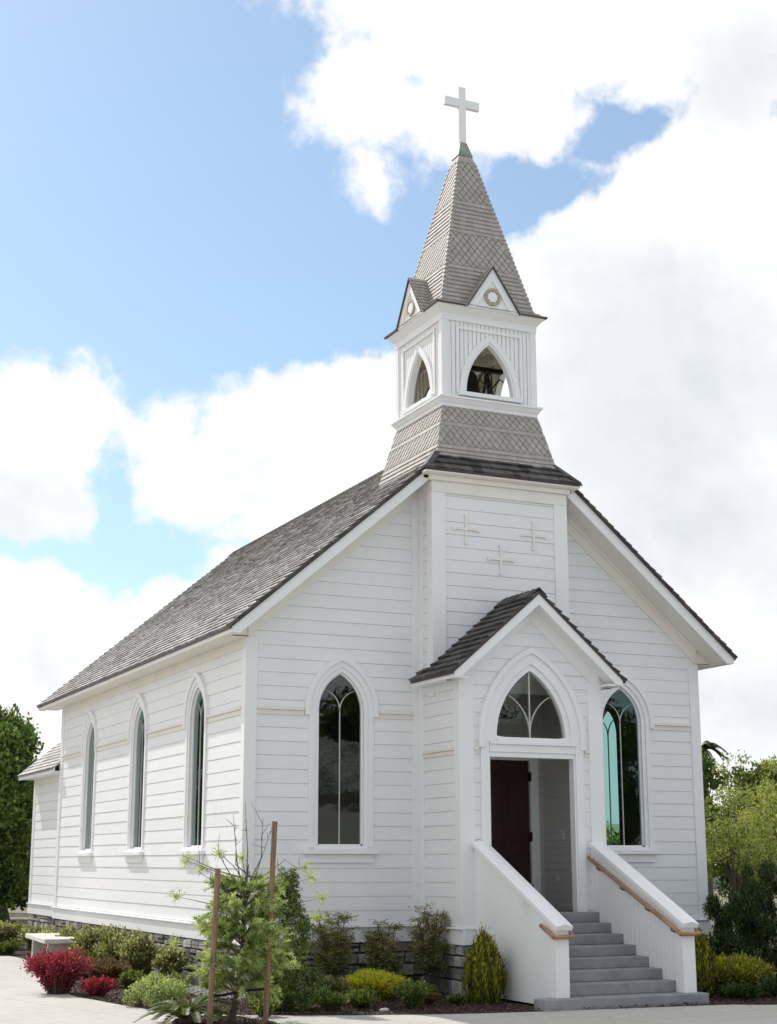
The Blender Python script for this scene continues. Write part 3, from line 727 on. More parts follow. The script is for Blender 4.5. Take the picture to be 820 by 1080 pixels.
# ---- windows
def make_window(P, g, name='window'):
    mb = MB()
    ring(mb, P, g, 0.32, 0.72, -0.05, 0.16); ring(mb, P, g, 0.72, 1.08, 0.0, 0.30, zb=15.0)
    ring(mb, P, g, -0.02, 0.32, -0.62, 0.05)
    wn = mb.build(name, M['trim'], chapel, bevel=0.015)
    s = MB(); pbox(s, P, g.sc-g.hw-1.02, g.sc+g.hw+1.02, g.zb-0.48, g.zb-0.18, -0.05, 0.5); pbox(s, P, g.sc-g.hw-0.7, g.sc+g.hw+0.7, g.zb-1.1, g.zb-0.482, 0, 0.2)
    pbox(s, P, g.sc-g.hw-0.3, g.sc+g.hw+0.3, g.zb-0.178, g.zb+0.1, -0.6, 0.12)
    s.build('sill', M['trim'], wn, bevel=0.02)
    f = MB(); ring(f, P, g, -0.16, -0.02, -0.42, -0.2); pbox(f, P, g.sc-g.hw, g.sc+g.hw, g.zb+0.1, g.zb+0.22, -0.42, -0.2)
    f.build('sash', M['trim'], wn)
    m = MB(); t = 0.036
    pbox(m, P, g.sc-t, g.sc+t, g.zb+0.1, g.zs+0.05, -0.34, -0.24)
    r2 = 1.55
    for sg in (1, -1):
        pts = []
        for i in range(9):
            a = i/8*1.38; x = sg*(r2 - r2*math.cos(a)); z = g.zs + 0.02 + r2*math.sin(a)
            if g.half(z, -0.08) < abs(x): break
            pts.append((x, z))
        for (xa, za), (xb, zb) in zip(pts[:-1], pts[1:]):
            m.hexa([P(g.sc+xa-t, za, -0.34), P(g.sc+xa+t, za, -0.34), P(g.sc+xa+t, za, -0.24), P(g.sc+xa-t, za, -0.24)],
                   [P(g.sc+xb-t, zb, -0.34), P(g.sc+xb+t, zb, -0.34), P(g.sc+xb+t, zb, -0.24), P(g.sc+xb-t, zb, -0.24)])
    m.build('mullion', M['came'], wn)
    gl = MB(); gfill(gl, P, g, -0.03, -0.3); gl.build('pane', M['glass'], wn)
    return wn
for g in WF: make_window(FR, g)
for P, GS in ((SLp, WS), (SR, WR)):
    for g in GS: make_window(P, g)

# ---- interior of the nave (seen dimly through the glass)
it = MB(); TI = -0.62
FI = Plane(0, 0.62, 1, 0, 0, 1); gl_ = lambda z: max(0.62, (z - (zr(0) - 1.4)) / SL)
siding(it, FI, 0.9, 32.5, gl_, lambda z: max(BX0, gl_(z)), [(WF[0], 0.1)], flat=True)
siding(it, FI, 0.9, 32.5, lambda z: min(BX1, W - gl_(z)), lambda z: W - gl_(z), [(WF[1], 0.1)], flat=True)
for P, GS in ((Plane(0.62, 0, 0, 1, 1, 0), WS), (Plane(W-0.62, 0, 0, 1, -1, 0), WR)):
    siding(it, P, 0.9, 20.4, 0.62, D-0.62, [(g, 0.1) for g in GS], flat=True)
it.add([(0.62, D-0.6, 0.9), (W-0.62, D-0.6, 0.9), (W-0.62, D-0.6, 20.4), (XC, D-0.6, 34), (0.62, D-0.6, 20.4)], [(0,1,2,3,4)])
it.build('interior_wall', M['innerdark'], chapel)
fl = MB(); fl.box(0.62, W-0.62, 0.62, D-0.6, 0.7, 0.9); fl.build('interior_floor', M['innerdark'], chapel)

# ---- belfry, skirt roof and spire
CX, CY = XC, 3.0
def sides(hw):
    return [Plane(CX, CY-hw, 1, 0, 0, -1), Plane(CX-hw, CY, 0, 1, -1, 0), Plane(CX+hw, CY, 0, 1, 1, 0), Plane(CX, CY+hw, 1, 0, 0, 1)]
bel = bpy.data.objects.new('belfry', None)
HB = 4.25; ZB0, ZB1 = 40.6, 47.3
BG = Gothic(0, 2.15, 41.05, 41.06, 45.35)
bw = MB()
def boards(mb, P, hw, z0, z1, g, off):
    n = 22; ww = 2*hw/n
    zs = [z0, g.zb-1e-3] + [g.zb + (g.apex(off)-g.zb)*i/14 for i in range(15)] + [z1]
    for i in range(n):
        s0 = -hw + i*ww; s1 = s0 + ww
        prof = [(s0, -0.07), (s0+0.05, -0.07), (s0+0.0501, 0.0), (s1, 0.0)]
        for (a, da), (b, db) in zip(prof[:-1], prof[1:]):
            for za, zb in zip(zs[:-1], zs[1:]):
                def cl(x, z):
                    h = g.half(z, off) if z > g.zb-5e-4 else 0
                    m_ = (s0+s1)/2
                    if abs(x) < h: return math.copysign(h, m_)
                    return x
                q = [(cl(a, za), za, da), (cl(b, za), za, db), (cl(b, zb), zb, db), (cl(a, zb), zb, da)]
                if abs(q[0][0]-q[1][0]) < 1e-6 and abs(q[2][0]-q[3][0]) < 1e-6: continue
                if (abs(a) < g.half(za, off) and abs(b) < g.half(za, off) and abs(a) < g.half(zb, off) and abs(b) < g.half(zb, off)) and za >= g.zb-1e-3: continue
                mb.add([P(*p) for p in q], [(0,1,2,3)])
for P in sides(HB): boards(bw, P, HB, ZB0, ZB1, BG, 0.2)
belfry = bw.build('belfry', M['paint'], chapel)
bt2 = MB()
for P in sides(HB):
    for s in (-1, 1):
        hb_ = HB+0.1 if P.n[1] else HB-0.003; a, b = sorted((s*hb_, s*(HB-0.42))); pbox(bt2, P, a, b, ZB0, ZB1, 0.0, 0.1)
        a, b = sorted((s*2.8, s*3.05)); pbox(bt2, P, a, b, 40.95, 46.3, 0, 0.12)
    pbox(bt2, P, -3.05, 3.05, 46.3, 46.55, 0, 0.12)
    ring(bt2, P, BG, -0.02, 0.16, -0.5, 0.06); ring(bt2, P, BG, 0.16, 0.62, -0.02, 0.14)
    pbox(bt2, P, -2.9, 2.9, 40.72, 41.04, -0.45, 0.34)
    hb_ = HB+0.14 if P.n[1] else HB-0.003; pbox(bt2, P, -hb_, hb_, 46.95, 47.3, 0.0, 0.14)
bt2.build('belfry_trim', M['trim'], belfry, bevel=0.015)
bi = MB()                                        # inside faces of the belfry, greyed wood
for P in sides(HB-0.5):
    Pn = Plane(P.o[0], P.o[1], P.s[0], P.s[1], -P.n[0], -P.n[1]); boards(bi, Pn, HB-0.5, 40.7, 47.3, BG, 0.0)
bi.box(CX-HB+0.5, CX+HB-0.5, CY-HB+0.5, CY+HB-0.5, 40.4, 40.75); bi.box(CX-HB+0.5, CX+HB-0.5, CY-HB+0.5, CY+HB-0.5, 47.2, 47.5)
for s in (-1, 1): bi.box(CX-HB+0.5, CX+HB-0.5, CY+s*1.9-0.12, CY+s*1.9+0.12, 45.6, 46.1); bi.box(CX+s*2.2-0.12, CX+s*2.2+0.12, CY-HB+0.5, CY+HB-0.5, 45.0, 45.35)
bi.build('belfry_lining', M['inner'], belfry)
def frustum_band(mb, h0, z0, h1, z1, back=0):
    a = [(CX-h0, CY-h0, z0), (CX+h0, CY-h0, z0), (CX+h0, CY+h0, z0), (CX-h0, CY+h0, z0)]
    b = [(CX-h1, CY-h1, z1), (CX+h1, CY-h1, z1), (CX+h1, CY+h1, z1), (CX-h1, CY+h1, z1)]
    mb.hexa(a, b)
lg = MB()                                        # ledge under the belfry, cornice over it
frustum_band(lg, 4.32, 39.68, 4.36, 40.0); frustum_band(lg, 4.42, 40.003, 4.62, 40.35); frustum_band(lg, 4.7, 40.353, 4.7, 40.5); frustum_band(lg, 4.6, 40.503, 4.3, 40.68)
lg.build('ledge', M['trim'], belfry)
cn = MB(); frustum_band(cn, 4.4, 47.3, 4.42, 47.5); frustum_band(cn, 4.43, 47.503, 4.9, 48.02); frustum_band(cn, 4.93, 48.023, 4.93, 48.14)
cn.build('cornice', M['trim'], belfry)
# flared skirt roof between nave roof and belfry
sk = MB()
skb = MB(); hb, ht = 5.46, 4.3; zb_, zt_ = 34.8, 39.68
frustum_band(skb, hb-0.02, zb_, ht-0.02, zt_)
skb.build('skirt_deck', M['under'], chapel)
def sloped_tiles(mb, hb, zb, ht, zt, bands, th=0.085, wr=(0.5, 0.75), only=None):
    sl = math.hypot(hb-ht, zt-zb)
    for i, (ux, uy, ox, oy) in enumerate([(1,0,-1,-1), (0,1,-1,-1), (0,1,1,-1), (1,0,-1,1)]):
        n = [(0,-1), (-1,0), (1,0), (0,1)][i]
        O = (CX + (n[0]*hb if n[0] else 0), CY + (n[1]*hb if n[1] else 0), zb)
        U = (abs(n[1]), abs(n[0]), 0)
        V = (-n[0]*(hb-ht)/sl, -n[1]*(hb-ht)/sl, (zt-zb)/sl)
        tiles_on(mb, O, U, V, [(-hb-0.03, 0), (hb+0.03, 0), (ht+0.03, sl), (-ht-0.03, sl)], [(a*sl, b*sl, k, s) for a, b, k, s in bands], th, wr, 0.016)
sloped_tiles(sk, hb, zb_, ht, zt_, [(0, 0.31, 'row', 0.43), (0.31, 0.64, 'dia', (0.62, 0.4)), (0.64, 0.72, 'row', 0.4), (0.72, 1.0, 'dia', (0.62, 0.4))])
sk.build('skirt_roof', M['spire'], chapel)
# pent roof lip across the front of the tower bay
lp = MB(); lx = 6.9; ly = -3.55; lz = 33.86
O = (CX, ly, lz); vv = Vector((0, -2.0-ly, 1.75)); sl = vv.length; vv.normalize()
tiles_on(lp, O, (1, 0, 0), vv, [(-lx, 0), (lx, 0), (lx-1.7, sl), (-lx+1.7, sl)], [(0, sl, 'row', 0.82)], 0.16, (0.6, 1.1), 0.035, 0.03)
for sg in (-1, 1):                               # hip returns at both ends
    for i in range(3):
        f0 = i/3; a = Vector((CX+sg*(lx-1.7*f0*0.95), ly+1.5*f0, lz+1.75*f0)); b = a + Vector((-sg*0.62, 0.55, 0.72))
        q = Vector((sg*0.32, 0.28, -0.12)); r_ = Vector((-sg*0.34, -0.1, -0.03)); up = Vector((0, 0, 0.1))
        p = [a+r_+up*1.6, a+up*2.2+q*0, a+q+up*1.2]; pb = [b+r_+up*0.8, b+up*1.4, b+q+up*0.5]
        for c0 in (0, 1):
            A = [p[c0], p[c0+1], p[c0+1]-up, p[c0]-up]; Bq = [pb[c0], pb[c0+1], pb[c0+1]-up, pb[c0]-up]
            lp.hexa([tuple(x) for x in A], [tuple(x) for x in Bq])
lp.build('pent_roof', M['shake_brown'], chapel)
ld = MB()
ld.extrude([(CX-lx+0.05, ly+0.06, lz-0.02), (CX+lx-0.05, ly+0.06, lz-0.02), (CX+5.3, -2.1, 35.45), (CX-5.3, -2.1, 35.45)], (0, 0, -0.14))
ld.box(CX-lx+0.05, CX+lx-0.05, ly, ly+0.1, lz-0.14, lz-0.01)
ld.build('pent_drip_edge', M['flash'], chapel)
ls = MB(); ls.box(CX-6.85, CX+6.85, ly+0.1, -2.3, lz-0.28, lz-0.15); ls.box(CX-6.6, CX-5.9, -2.5, -0.9, 33.3, 33.72); ls.box(CX+5.9, CX+6.6, -2.5, -0.9, 33.3, 33.72)
ls.build('pent_soffit', M['trim'], chapel)
# spire
zs0, zs1, hs0, hs1 = 48.72, 63.1, 4.2, 0.74
spm = MB(); frustum_band(spm, hs0-0.02, zs0, hs1-0.02, zs1); frustum_band(spm, 5.0, 48.14, 4.2, 48.72)
spire_core = spm.build('spire_deck', M['under'], chapel)
sp = MB()
Dm = (0.62, 0.42)
sloped_tiles(sp, hs0, zs0, hs1, zs1, [(0, 0.245, 'row', 0.41), (0.245, 0.47, 'dia', Dm), (0.47, 0.70, 'row', 0.41), (0.70, 0.985, 'dia', Dm), (0.985, 1.0, 'row', 0.3)])
sloped_tiles(sp, 5.06, 48.16, 4.2, 48.74, [(0, 1.0, 'row', 0.52)], 0.08)
spire = sp.build('spire', M['spire'], chapel)
hp = MB()
for sx in (-1, 1):                               # lapped hip shingles with dark edges
    for sy in (-1, 1):
        n = 34; hp.cut()
        for i in range(n):
            f0 = i/n; f1 = (i+1)/n
            def pt(f, o, dz_=0): h = hs0+(hs1-hs0)*f + o; return Vector((CX+sx*h, CY+sy*h, zs0+(zs1-zs0)*f+dz_))
            e = 0.26
            a0 = pt(f0, 0.13); b0 = pt(f1, 0.05)
            for ax in (0, 1):
                dv = Vector((-sx*e, 0, 0)) if ax == 0 else Vector((0, -sy*e, 0))
                hp.hexa([tuple(a0), tuple(a0+dv), tuple(a0+dv*0.98-Vector((sx, sy, 0))*0.08), tuple(a0-Vector((sx, sy, 0))*0.08)],
                        [tuple(b0), tuple(b0+dv), tuple(b0+dv*0.98-Vector((sx, sy, 0))*0.08), tuple(b0-Vector((sx, sy, 0))*0.08)])
hp.build_each('hip_shingles', M['spire'], spire)
cc = MB(); frustum_band(cc, 0.80, 62.95, 0.62, 63.6); cc.build('spire_cap', M['spire'], spire)
cp = MB(); frustum_band(cp, 0.70, 63.6, 0.3, 65.0); cp.build('finial_cap', M['copper'], spire)
# little gables on the four sides of the spire
def gablet(P):
    hw, z0, za = 2.42, 48.05, 51.75; d1 = 0.0
    m = MB()
    ppoly(m, P, [(-hw+0.1, z0), (hw-0.1, z0), (0, za-0.15)], -0.35, -0.06)
    def bar(a, b, wd):  # sloping boards
        pass
    for s in (-1, 1):
        ppoly(m, P, [(s*hw, z0), (0, za), (0, za-1.15), (s*(hw-0.78), z0)], -0.3, 0.09)
    pbox(m, P, -hw+0.8, hw-0.8, z0+0.02, z0+0.3, -0.06, 0.07)
    gb = m.build('gablet', M['trim'], chapel, bevel=0.015)
    d = MB(); c = (0, z0+1.15)
    seg = 24
    for r0, r1, da, db in ((0.52, 0.74, -0.06, 0.1),):
        vs = []; fs = []
        for j in range(seg):
            th = 2*math.pi*j/seg
            for r_, dd in ((r0, da), (r0, db), (r1, db), (r1, da)): vs.append(P(c[0]+r_*math.cos(th), c[1]+r_*math.sin(th), dd))
        for j in range(seg):
            k = (j+1) % seg
            for q in range(4): fs.append((j*4+q, j*4+(q+1)%4, k*4+(q+1)%4, k*4+q))
        d.add(vs, fs)
    d.build('medallion_ring', M['tan'], gb)
    e = MB(); ppoly(e, P, [(0.46*(1.08 if j % 2 else 0.9)*math.cos(math.pi*j/8), c[1]+0.46*(1.08 if j % 2 else 0.9)*math.sin(math.pi*j/8)) for j in range(16)], -0.06, 0.06)
    e.build('medallion', M['trim'], gb)
    # its roof
    r = MB(); n = P.n; dep = 2.4
    lenr = math.hypot(hw+0.12, za-z0+0.15)
    for s in (-1, 1):
        o = P(s*(hw+0.1), z0-0.05, 0.2); V = Vector(P(0, za+0.12, 0.2)) - Vector(o); L_ = V.length; V.normalize(); U = Vector((-n[0], -n[1], 0))
        tiles_on(r, o, U, V, [(0, 0), (0.62, 0), (dep, L_), (0, L_)], [(0, L_, 'row', 0.41)], 0.07, (0.42, 0.6), 0.03)
    r.build('gablet_roof', M['spire'], gb)
    k = MB()
    for s in (-1, 1): ppoly(k, P, [(s*(hw+0.1), z0-0.05), (0, za+0.1), (0, za-0.06), (s*(hw-0.02), z0-0.05)], 0.1, 0.24)
    k.build('gablet_drip_edge', M['flash'], gb)
for P in sides(4.98): gablet(P)
ed = MB()
for P in sides(5.02):
    for a, b in ((-5.1, -2.5), (2.5, 5.1)): ed.cut(); pbox(ed, P, a, b, 48.1, 48.24, -0.1, 0.06)
ed.build_each('spire_drip_edge', M['flash'], spire)
# cross on the spire
cr = MB(); cr.box(CX-0.34, CX+0.34, CY-0.2, CY+0.2, 64.9, 70.3); cr.box(CX-1.68, CX-0.343, CY-0.19, CY+0.19, 68.4, 69.17); cr.box(CX+0.343, CX+1.68, CY-0.19, CY+0.19, 68.4, 69.17)
cr.build('cross', M['trim'], chapel, bevel=0.03)
# three applied crosses on the tower bay
for cxx, cz in ((16.7, 29.5), (22.7, 29.5), (19.73, 27.35)):
    m = MB()
    for ax in (0, 1):
        for sg in (-1, 1):
            L_ = 1.2
            prof = [(0, 0.09), (0.7, 0.07), (0.95, 0.10), (1.1, 0.2), (1.2, 0.06)]
            pl = [(a*sg, b) for a, b in prof] + [(a*sg, -b) for a, b in prof[::-1]]
            if ax: pl = [(b, a) for a, b in pl]
            ppoly(m, BF, [(cxx+a, cz+b) for a, b in pl], 0.05, 0.15 + 0.012*ax + 0.004*(sg+1))
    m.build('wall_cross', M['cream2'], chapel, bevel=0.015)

# bell in the belfry
bell = thing('bell', (19.95, 2.8, 41.6), 'dark bronze bell hanging in the open belfry', 'bell')
m = MB(); m.lathe((19.95, 2.8, 41.7), [(1.42, 0), (1.46, 0.1), (1.28, 0.35), (1.0, 0.9), (0.84, 1.6), (0.76, 2.1), (0.6, 2.45), (0.3, 2.62), (0.001, 2.66)], 28)
m.lathe((19.95, 2.8, 41.7), [(1.42, 0), (1.3, 0.05), (1.1, 0.4), (0.75, 1.6), (0.5, 2.3), (0.001, 2.4)], 28)
m.build('bell_body', M['bronze'], bell, smooth=True)
m = MB(); m.box(16.3, 23.2, 2.6, 3.0, 44.5, 44.85); m.tube([(19.95, 2.8, 44.2), (19.95, 2.8, 44.9)], 0.22)
m.tube([(21.75, 2.8, 44.4), (22.0, 2.8, 40.9)], 0.14, 6); m.tube([(21.75, 2.8, 44.4), (21.75, 1.3, 40.9)], 0.12, 6); m.tube([(21.75, 2.8, 44.4), (21.75, 4.3, 40.9)], 0.12, 6)
m.tube([(21.7, 2.6, 42.6), (22.3, 1.6, 43.6), (22.5, 1.4, 43.3)], 0.07, 6)
m.build('yoke', M['iron'], bell)
m = MB(); ca = (21.5, 2.8, 43.3); rw = 1.25
m.tube([(ca[0], ca[1]+rw*math.cos(a), ca[2]+rw*math.sin(a)) for a in [2*math.pi*i/28 for i in range(29)]], 0.07, 6, cap=False)
for i in range(4):
    a = math.pi*i/4; m.tube([(ca[0], ca[1]+rw*math.cos(a), ca[2]+rw*math.sin(a)), (ca[0], ca[1]-rw*math.cos(a), ca[2]-rw*math.sin(a))], 0.045, 5)
m.build('bell_wheel', M['iron'], bell)

# ---- porch
SP = 0.86
def zp(x): return 17.75 + SP*(7.23 - abs(x - XC))
ph = MB()
siding(ph, BLt, ZT, 17.4, PY, 0); siding(ph, BRt, ZT, 17.4, PY, 0)
class DoorHole:
    sc = XC; zb = 0.9
    def half(s, z, off=0):
        if z < 0.9 - 1e-6: return 0
        return 3.9 if z <= 13.0 else DR.half(z, 0.9)
    def apex(s, off=0): return DR.apex(0.9)
pl = lambda z: min(XC, max(BX0, XC - (7.23 - (z + 0.75 - 17.75)/SP)))
siding(ph, PF, ZT, 22.7, pl, lambda z: 2*XC - pl(z), [(DoorHole(), 0)], extra=(12.99, 13.01))
porch = ph.build('porch', M['paint'], chapel)
pt_ = MB()
ring(pt_, PF, DR, 0.0, 0.42, -0.5, 0.02); ring(pt_, PF, DR, 0.42, 1.15, -0.02, 0.16, zb=12.95); ring(pt_, PF, DR, 1.15, 1.55, 0, 0.34, zb=12.5)
for s in (-1, 1):
    a, b = sorted((XC+s*3.62, XC+s*4.3)); pbox(pt_, PF, a, b, 0.9, 12.94, -0.02, 0.19)
    a, b = sorted((XC+s*3.5, XC+s*3.9)); pbox(pt_, PF, a, b, 0.9, 12.2, -0.62, 0.06)
pbox(pt_, PF, XC-3.6, XC+3.6, 11.85, 12.2, -0.62, 0.1); pbox(pt_, PF, XC-3.6, XC+3.6, 12.203, 12.75, -0.5, 0.2); pbox(pt_, PF, XC-3.6, XC+3.6, 12.753, 12.98, -0.5, 0.36); pbox(pt_, PF, XC-2.95, XC+2.95, 12.983, 13.3, -0.5, 0.1)
pt_.build('door_casing', M['trim'], porch, bevel=0.02)
m = MB(); gfill(m, PF, DR, 0.05, -0.32); tl = m.build('transom_light', M['glass2'], chapel)
m = MB(); t = 0.045; pbox(m, PF, XC-t, XC+t, 13.3, DR.za-0.02, -0.3, -0.18)
r2 = 3.1
for sg in (1, -1):
    pts = []
    for i in range(14):
        a = i/13*1.45; x = sg*(r2 - r2*math.cos(a)); z = 13.6 + r2*math.sin(a)
        if DR.half(z, -0.02) < abs(x): break
        pts.append((x, z))
    for (xa, za), (xb, zb) in zip(pts[:-1], pts[1:]):
        m.hexa([PF(XC+xa-t, za-t, -0.3), PF(XC+xa+t, za-t, -0.3), PF(XC+xa+t, za-t, -0.19), PF(XC+xa-t, za-t, -0.19)],
               [PF(XC+xb-t, zb, -0.3), PF(XC+xb+t, zb, -0.3), PF(XC+xb+t, zb, -0.19), PF(XC+xb-t, zb, -0.19)])
m.build('mullion', M['came'], tl)
# porch gable trim
m = MB()
PB = -1.4; PFy = PY - 1.55
for s in (-1, 1):
    X = lambda q: XC + s*q
    ppoly(m, PF, [(X(5.85), zp(XC+5.85)-0.75), (X(0.0), zp(XC)-0.75), (X(0.0), zp(XC)-2.0), (X(5.85), zp(XC+5.85)-2.0)], 0.0, 0.18)
    # bargeboard
    m.extrude([(X(7.1), PFy, 17.25), (X(7.1), PFy, zp(XC+7.1)-0.02), (X(0), PFy, zp(XC)-0.02), (X(0), PFy, zp(XC)-1.0), (X(6.5), PFy, zp(XC+6.5)-1.0)], (0, 0.15, 0))
    m.extrude([(X(6.75), PFy+0.153, zp(XC+6.75)-0.87), (X(0), PFy+0.153, zp(XC)-0.87), (X(0), PFy+0.153, zp(XC)-0.75), (X(6.75), PFy+0.153, zp(XC+6.75)-0.75)], (0, 1.39, 0))
    m.extrude([(X(5.86), PY-0.03, 17.3), (X(7.0), PY-0.03, 17.3), (X(7.0), PY-0.03, zp(XC+7.0)-0.78), (X(5.86), PY-0.03, zp(XC+5.86)-0.78)], (0, 0.1, 0)); m.extrude([(X(5.9), PFy+0.155, 17.26), (X(7.05), PFy+0.155, 17.26), (X(7.05), PFy+0.155, 17.5), (X(5.9), PFy+0.155, 17.4)], (0, 1.36, 0))
    a, b = sorted((X(7.18), X(7.05))); m.box(a, b, PFy+0.16, PB, 17.25, 17.72)
    a, b = sorted((X(7.1), X(5.9))); m.box(a, b, PY-0.03, PB, 17.28, 17.38)
    m.extrude([(X(7.23), PFy+0.02, zp(XC+7.23)), (X(0), PFy+0.02, zp(XC)), (X(0), PFy+0.02, zp(XC)-0.1), (X(7.23), PFy+0.02, zp(XC+7.23)-0.1)], (0, BY-PFy-0.04, 0))
    m.extrude([(X(7.23), BY-0.02, zp(XC+7.23)), (X(5.86), BY-0.02, zp(XC+5.86)), (X(5.86), BY-0.02, zp(XC+5.86)-0.1), (X(7.23), BY-0.02, zp(XC+7.23)-0.1)], (0, PB-BY, 0))
    pbox(m, BLt if s < 0 else BRt, PY+0.01, -0.9, 16.7, 17.27, 0, 0.15)
m.build('porch_eaves', M['trim'], porch)
m = MB(); c2 = 1/math.hypot(1, SP); LP = 7.35/c2
for s in (-1, 1):
    O = (XC+s*7.35, PFy-0.12, zp(XC+7.35)+0.01)
    yb = BY - PFy + 0.12
    tiles_on(m, O, (0, 1, 0), (-s*c2, 0, SP*c2), [(0, 0), (yb, 0), (yb, LP), (0, LP)], [(0, LP, 'row', 0.8)], 0.17, (0.55, 1.1), 0.04, 0.04)
    tiles_on(m, (O[0], BY, O[2]), (0, 1, 0), (-s*c2, 0, SP*c2), [(0, 0), (PB-BY, 0), (PB-BY, 1.45/c2), (0, 1.45/c2)], [(0, 1.6, 'row', 0.8)], 0.17, (0.55, 1.1), 0.04, 0.04)
pr = m.build('porch_roof', M['shake_brown'], chapel)
m = MB(); y = PFy - 0.1
while y < BY - 0.3:
    for sg in (1, -1):
        a = (XC, y, zp(XC)+0.3); b = (XC+sg*0.6, y, zp(XC)+0.3-SP*0.6)
        m.hexa([a, b, (b[0], b[1], b[2]-0.1), (a[0], a[1], a[2]-0.1)], [(p[0], p[1]+0.85, p[2]-0.07) for p in (a, b, (b[0], b[1], b[2]-0.1), (a[0], a[1], a[2]-0.1))])
    y += 0.8
m.build('ridge_cap', M['shake_brown'], pr)
m = MB()
for s in (-1, 1):
    X = lambda q: XC + s*q
    m.extrude([(X(7.3), PFy-0.08, zp(XC+7.3)-0.01), (X(0), PFy-0.08, zp(XC)-0.01), (X(0), PFy-0.08, zp(XC)-0.2), (X(7.3), PFy-0.08, zp(XC+7.3)-0.2)], (0, 0.08, 0))
    a, b = sorted((X(7.3), X(7.19))); m.box(a, b, PFy, PB, 17.5, 17.68)
m.build('drip_edge', M['flash'], pr)
# vestibule
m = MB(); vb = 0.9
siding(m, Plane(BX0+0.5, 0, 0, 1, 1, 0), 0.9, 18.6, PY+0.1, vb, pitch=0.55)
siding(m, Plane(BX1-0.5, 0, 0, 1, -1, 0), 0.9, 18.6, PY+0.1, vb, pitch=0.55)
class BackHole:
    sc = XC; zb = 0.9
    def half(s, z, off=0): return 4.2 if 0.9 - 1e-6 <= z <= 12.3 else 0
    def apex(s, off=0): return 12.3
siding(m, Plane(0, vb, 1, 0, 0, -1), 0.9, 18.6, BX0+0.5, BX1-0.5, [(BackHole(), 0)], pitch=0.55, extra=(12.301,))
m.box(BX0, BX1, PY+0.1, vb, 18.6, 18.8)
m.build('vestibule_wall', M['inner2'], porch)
m = MB(); VB = Plane(0, vb, 1, 0, 0, -1)
for s in (-1, 1):
    a, b = sorted((XC+s*4.15, XC+s*4.9)); pbox(m, VB, a, b, 0.9, 12.9, -0.3, 0.14)
pbox(m, VB, XC-4.15, XC+4.15, 12.2, 12.9, -0.3, 0.14)
m.build('inner_door_casing', M['trim'], porch, bevel=0.02)
for s in (-1, 1):
    m = MB(); a, b = sorted((XC+s*0.03, XC+s*4.14)); pbox(m, VB, a, b, 0.95, 12.2, -0.3, -0.12)
    mid = (a+b)/2
    for q0, q1, z0, z1 in ((a+0.45, mid-0.2, 1.6, 5.2), (mid+0.2, b-0.45, 1.6, 5.2), (a+0.45, mid-0.2, 6.0, 11.3), (mid+0.2, b-0.45, 6.0, 11.3)):
        pbox(m, VB, q0, q1, z0, z1, -0.12, -0.04); pbox(m, VB, q0+0.2, q1-0.2, z0+0.2, z1-0.2, -0.04, -0.0)
    dr = m.build('door', M['door'], chapel, bevel=0.03)
    m = MB()
    for z in (2.0, 6.0, 10.6): m.cut(); pbox(m, VB, XC+s*4.14-0.07, XC+s*4.14+0.09, z, z+0.7, -0.1, 0.16)
    m.build_each('hinge', M['iron'], dr)
    m = MB(); m.tube([VB(XC+s*0.35, 6.0, -0.1), VB(XC+s*0.35, 6.0, 0.16)], 0.12, 10); m.tube([VB(XC+s*0.35, 6.0, 0.16), VB(XC+s*0.85, 6.0, 0.18)], 0.06, 8)
    m.build('handle', M['iron'], dr)
for y, z in ((-1.9, 6.1), (-1.0, 3.0)):
    m = MB(); m.box(BX1-0.58, BX1-0.5, y-0.2, y+0.2, z, z+0.62); m.build('wall_outlet', M['plate'], porch, bevel=0.02)
# chandelier hanging in the porch
ch = thing('chandelier', (19.3, -3.2, 15.0), 'small black iron chandelier behind the arched transom light', 'chandelier')
m = MB(); c = (19.3, -3.2)
m.tube([(c[0], c[1], 18.6), (c[0], c[1], 15.0)], 0.06, 6); m.lathe((c[0], c[1], 15.0), [(0.001, 0), (0.16, 0.1), (0.1, 0.4), (0.2, 0.7), (0.08, 1.0)], 12)
for i in range(6):
    a = math.pi*i/3+0.3; ca, sa = math.cos(a), math.sin(a)
    m.tube([(c[0]+ca*r_, c[1]+sa*r_, z) for r_, z in ((0.1, 15.4), (0.5, 15.0), (0.95, 15.05), (1.15, 15.4))], 0.05, 6)
    m.lathe((c[0]+ca*1.15, c[1]+sa*1.15, 15.4), [(0.001, 0), (0.18, 0.02), (0.16, 0.1), (0.06, 0.12)], 10)
m.build('chandelier_frame', M['iron'], ch, smooth=False)
m = MB()
for i in range(6):
    a = math.pi*i/3+0.3; m.tube([(c[0]+math.cos(a)*1.15, c[1]+math.sin(a)*1.15, 15.5), (c[0]+math.cos(a)*1.15, c[1]+math.sin(a)*1.15, 15.95)], 0.05, 6)
m.build('candles', M['led'], ch)

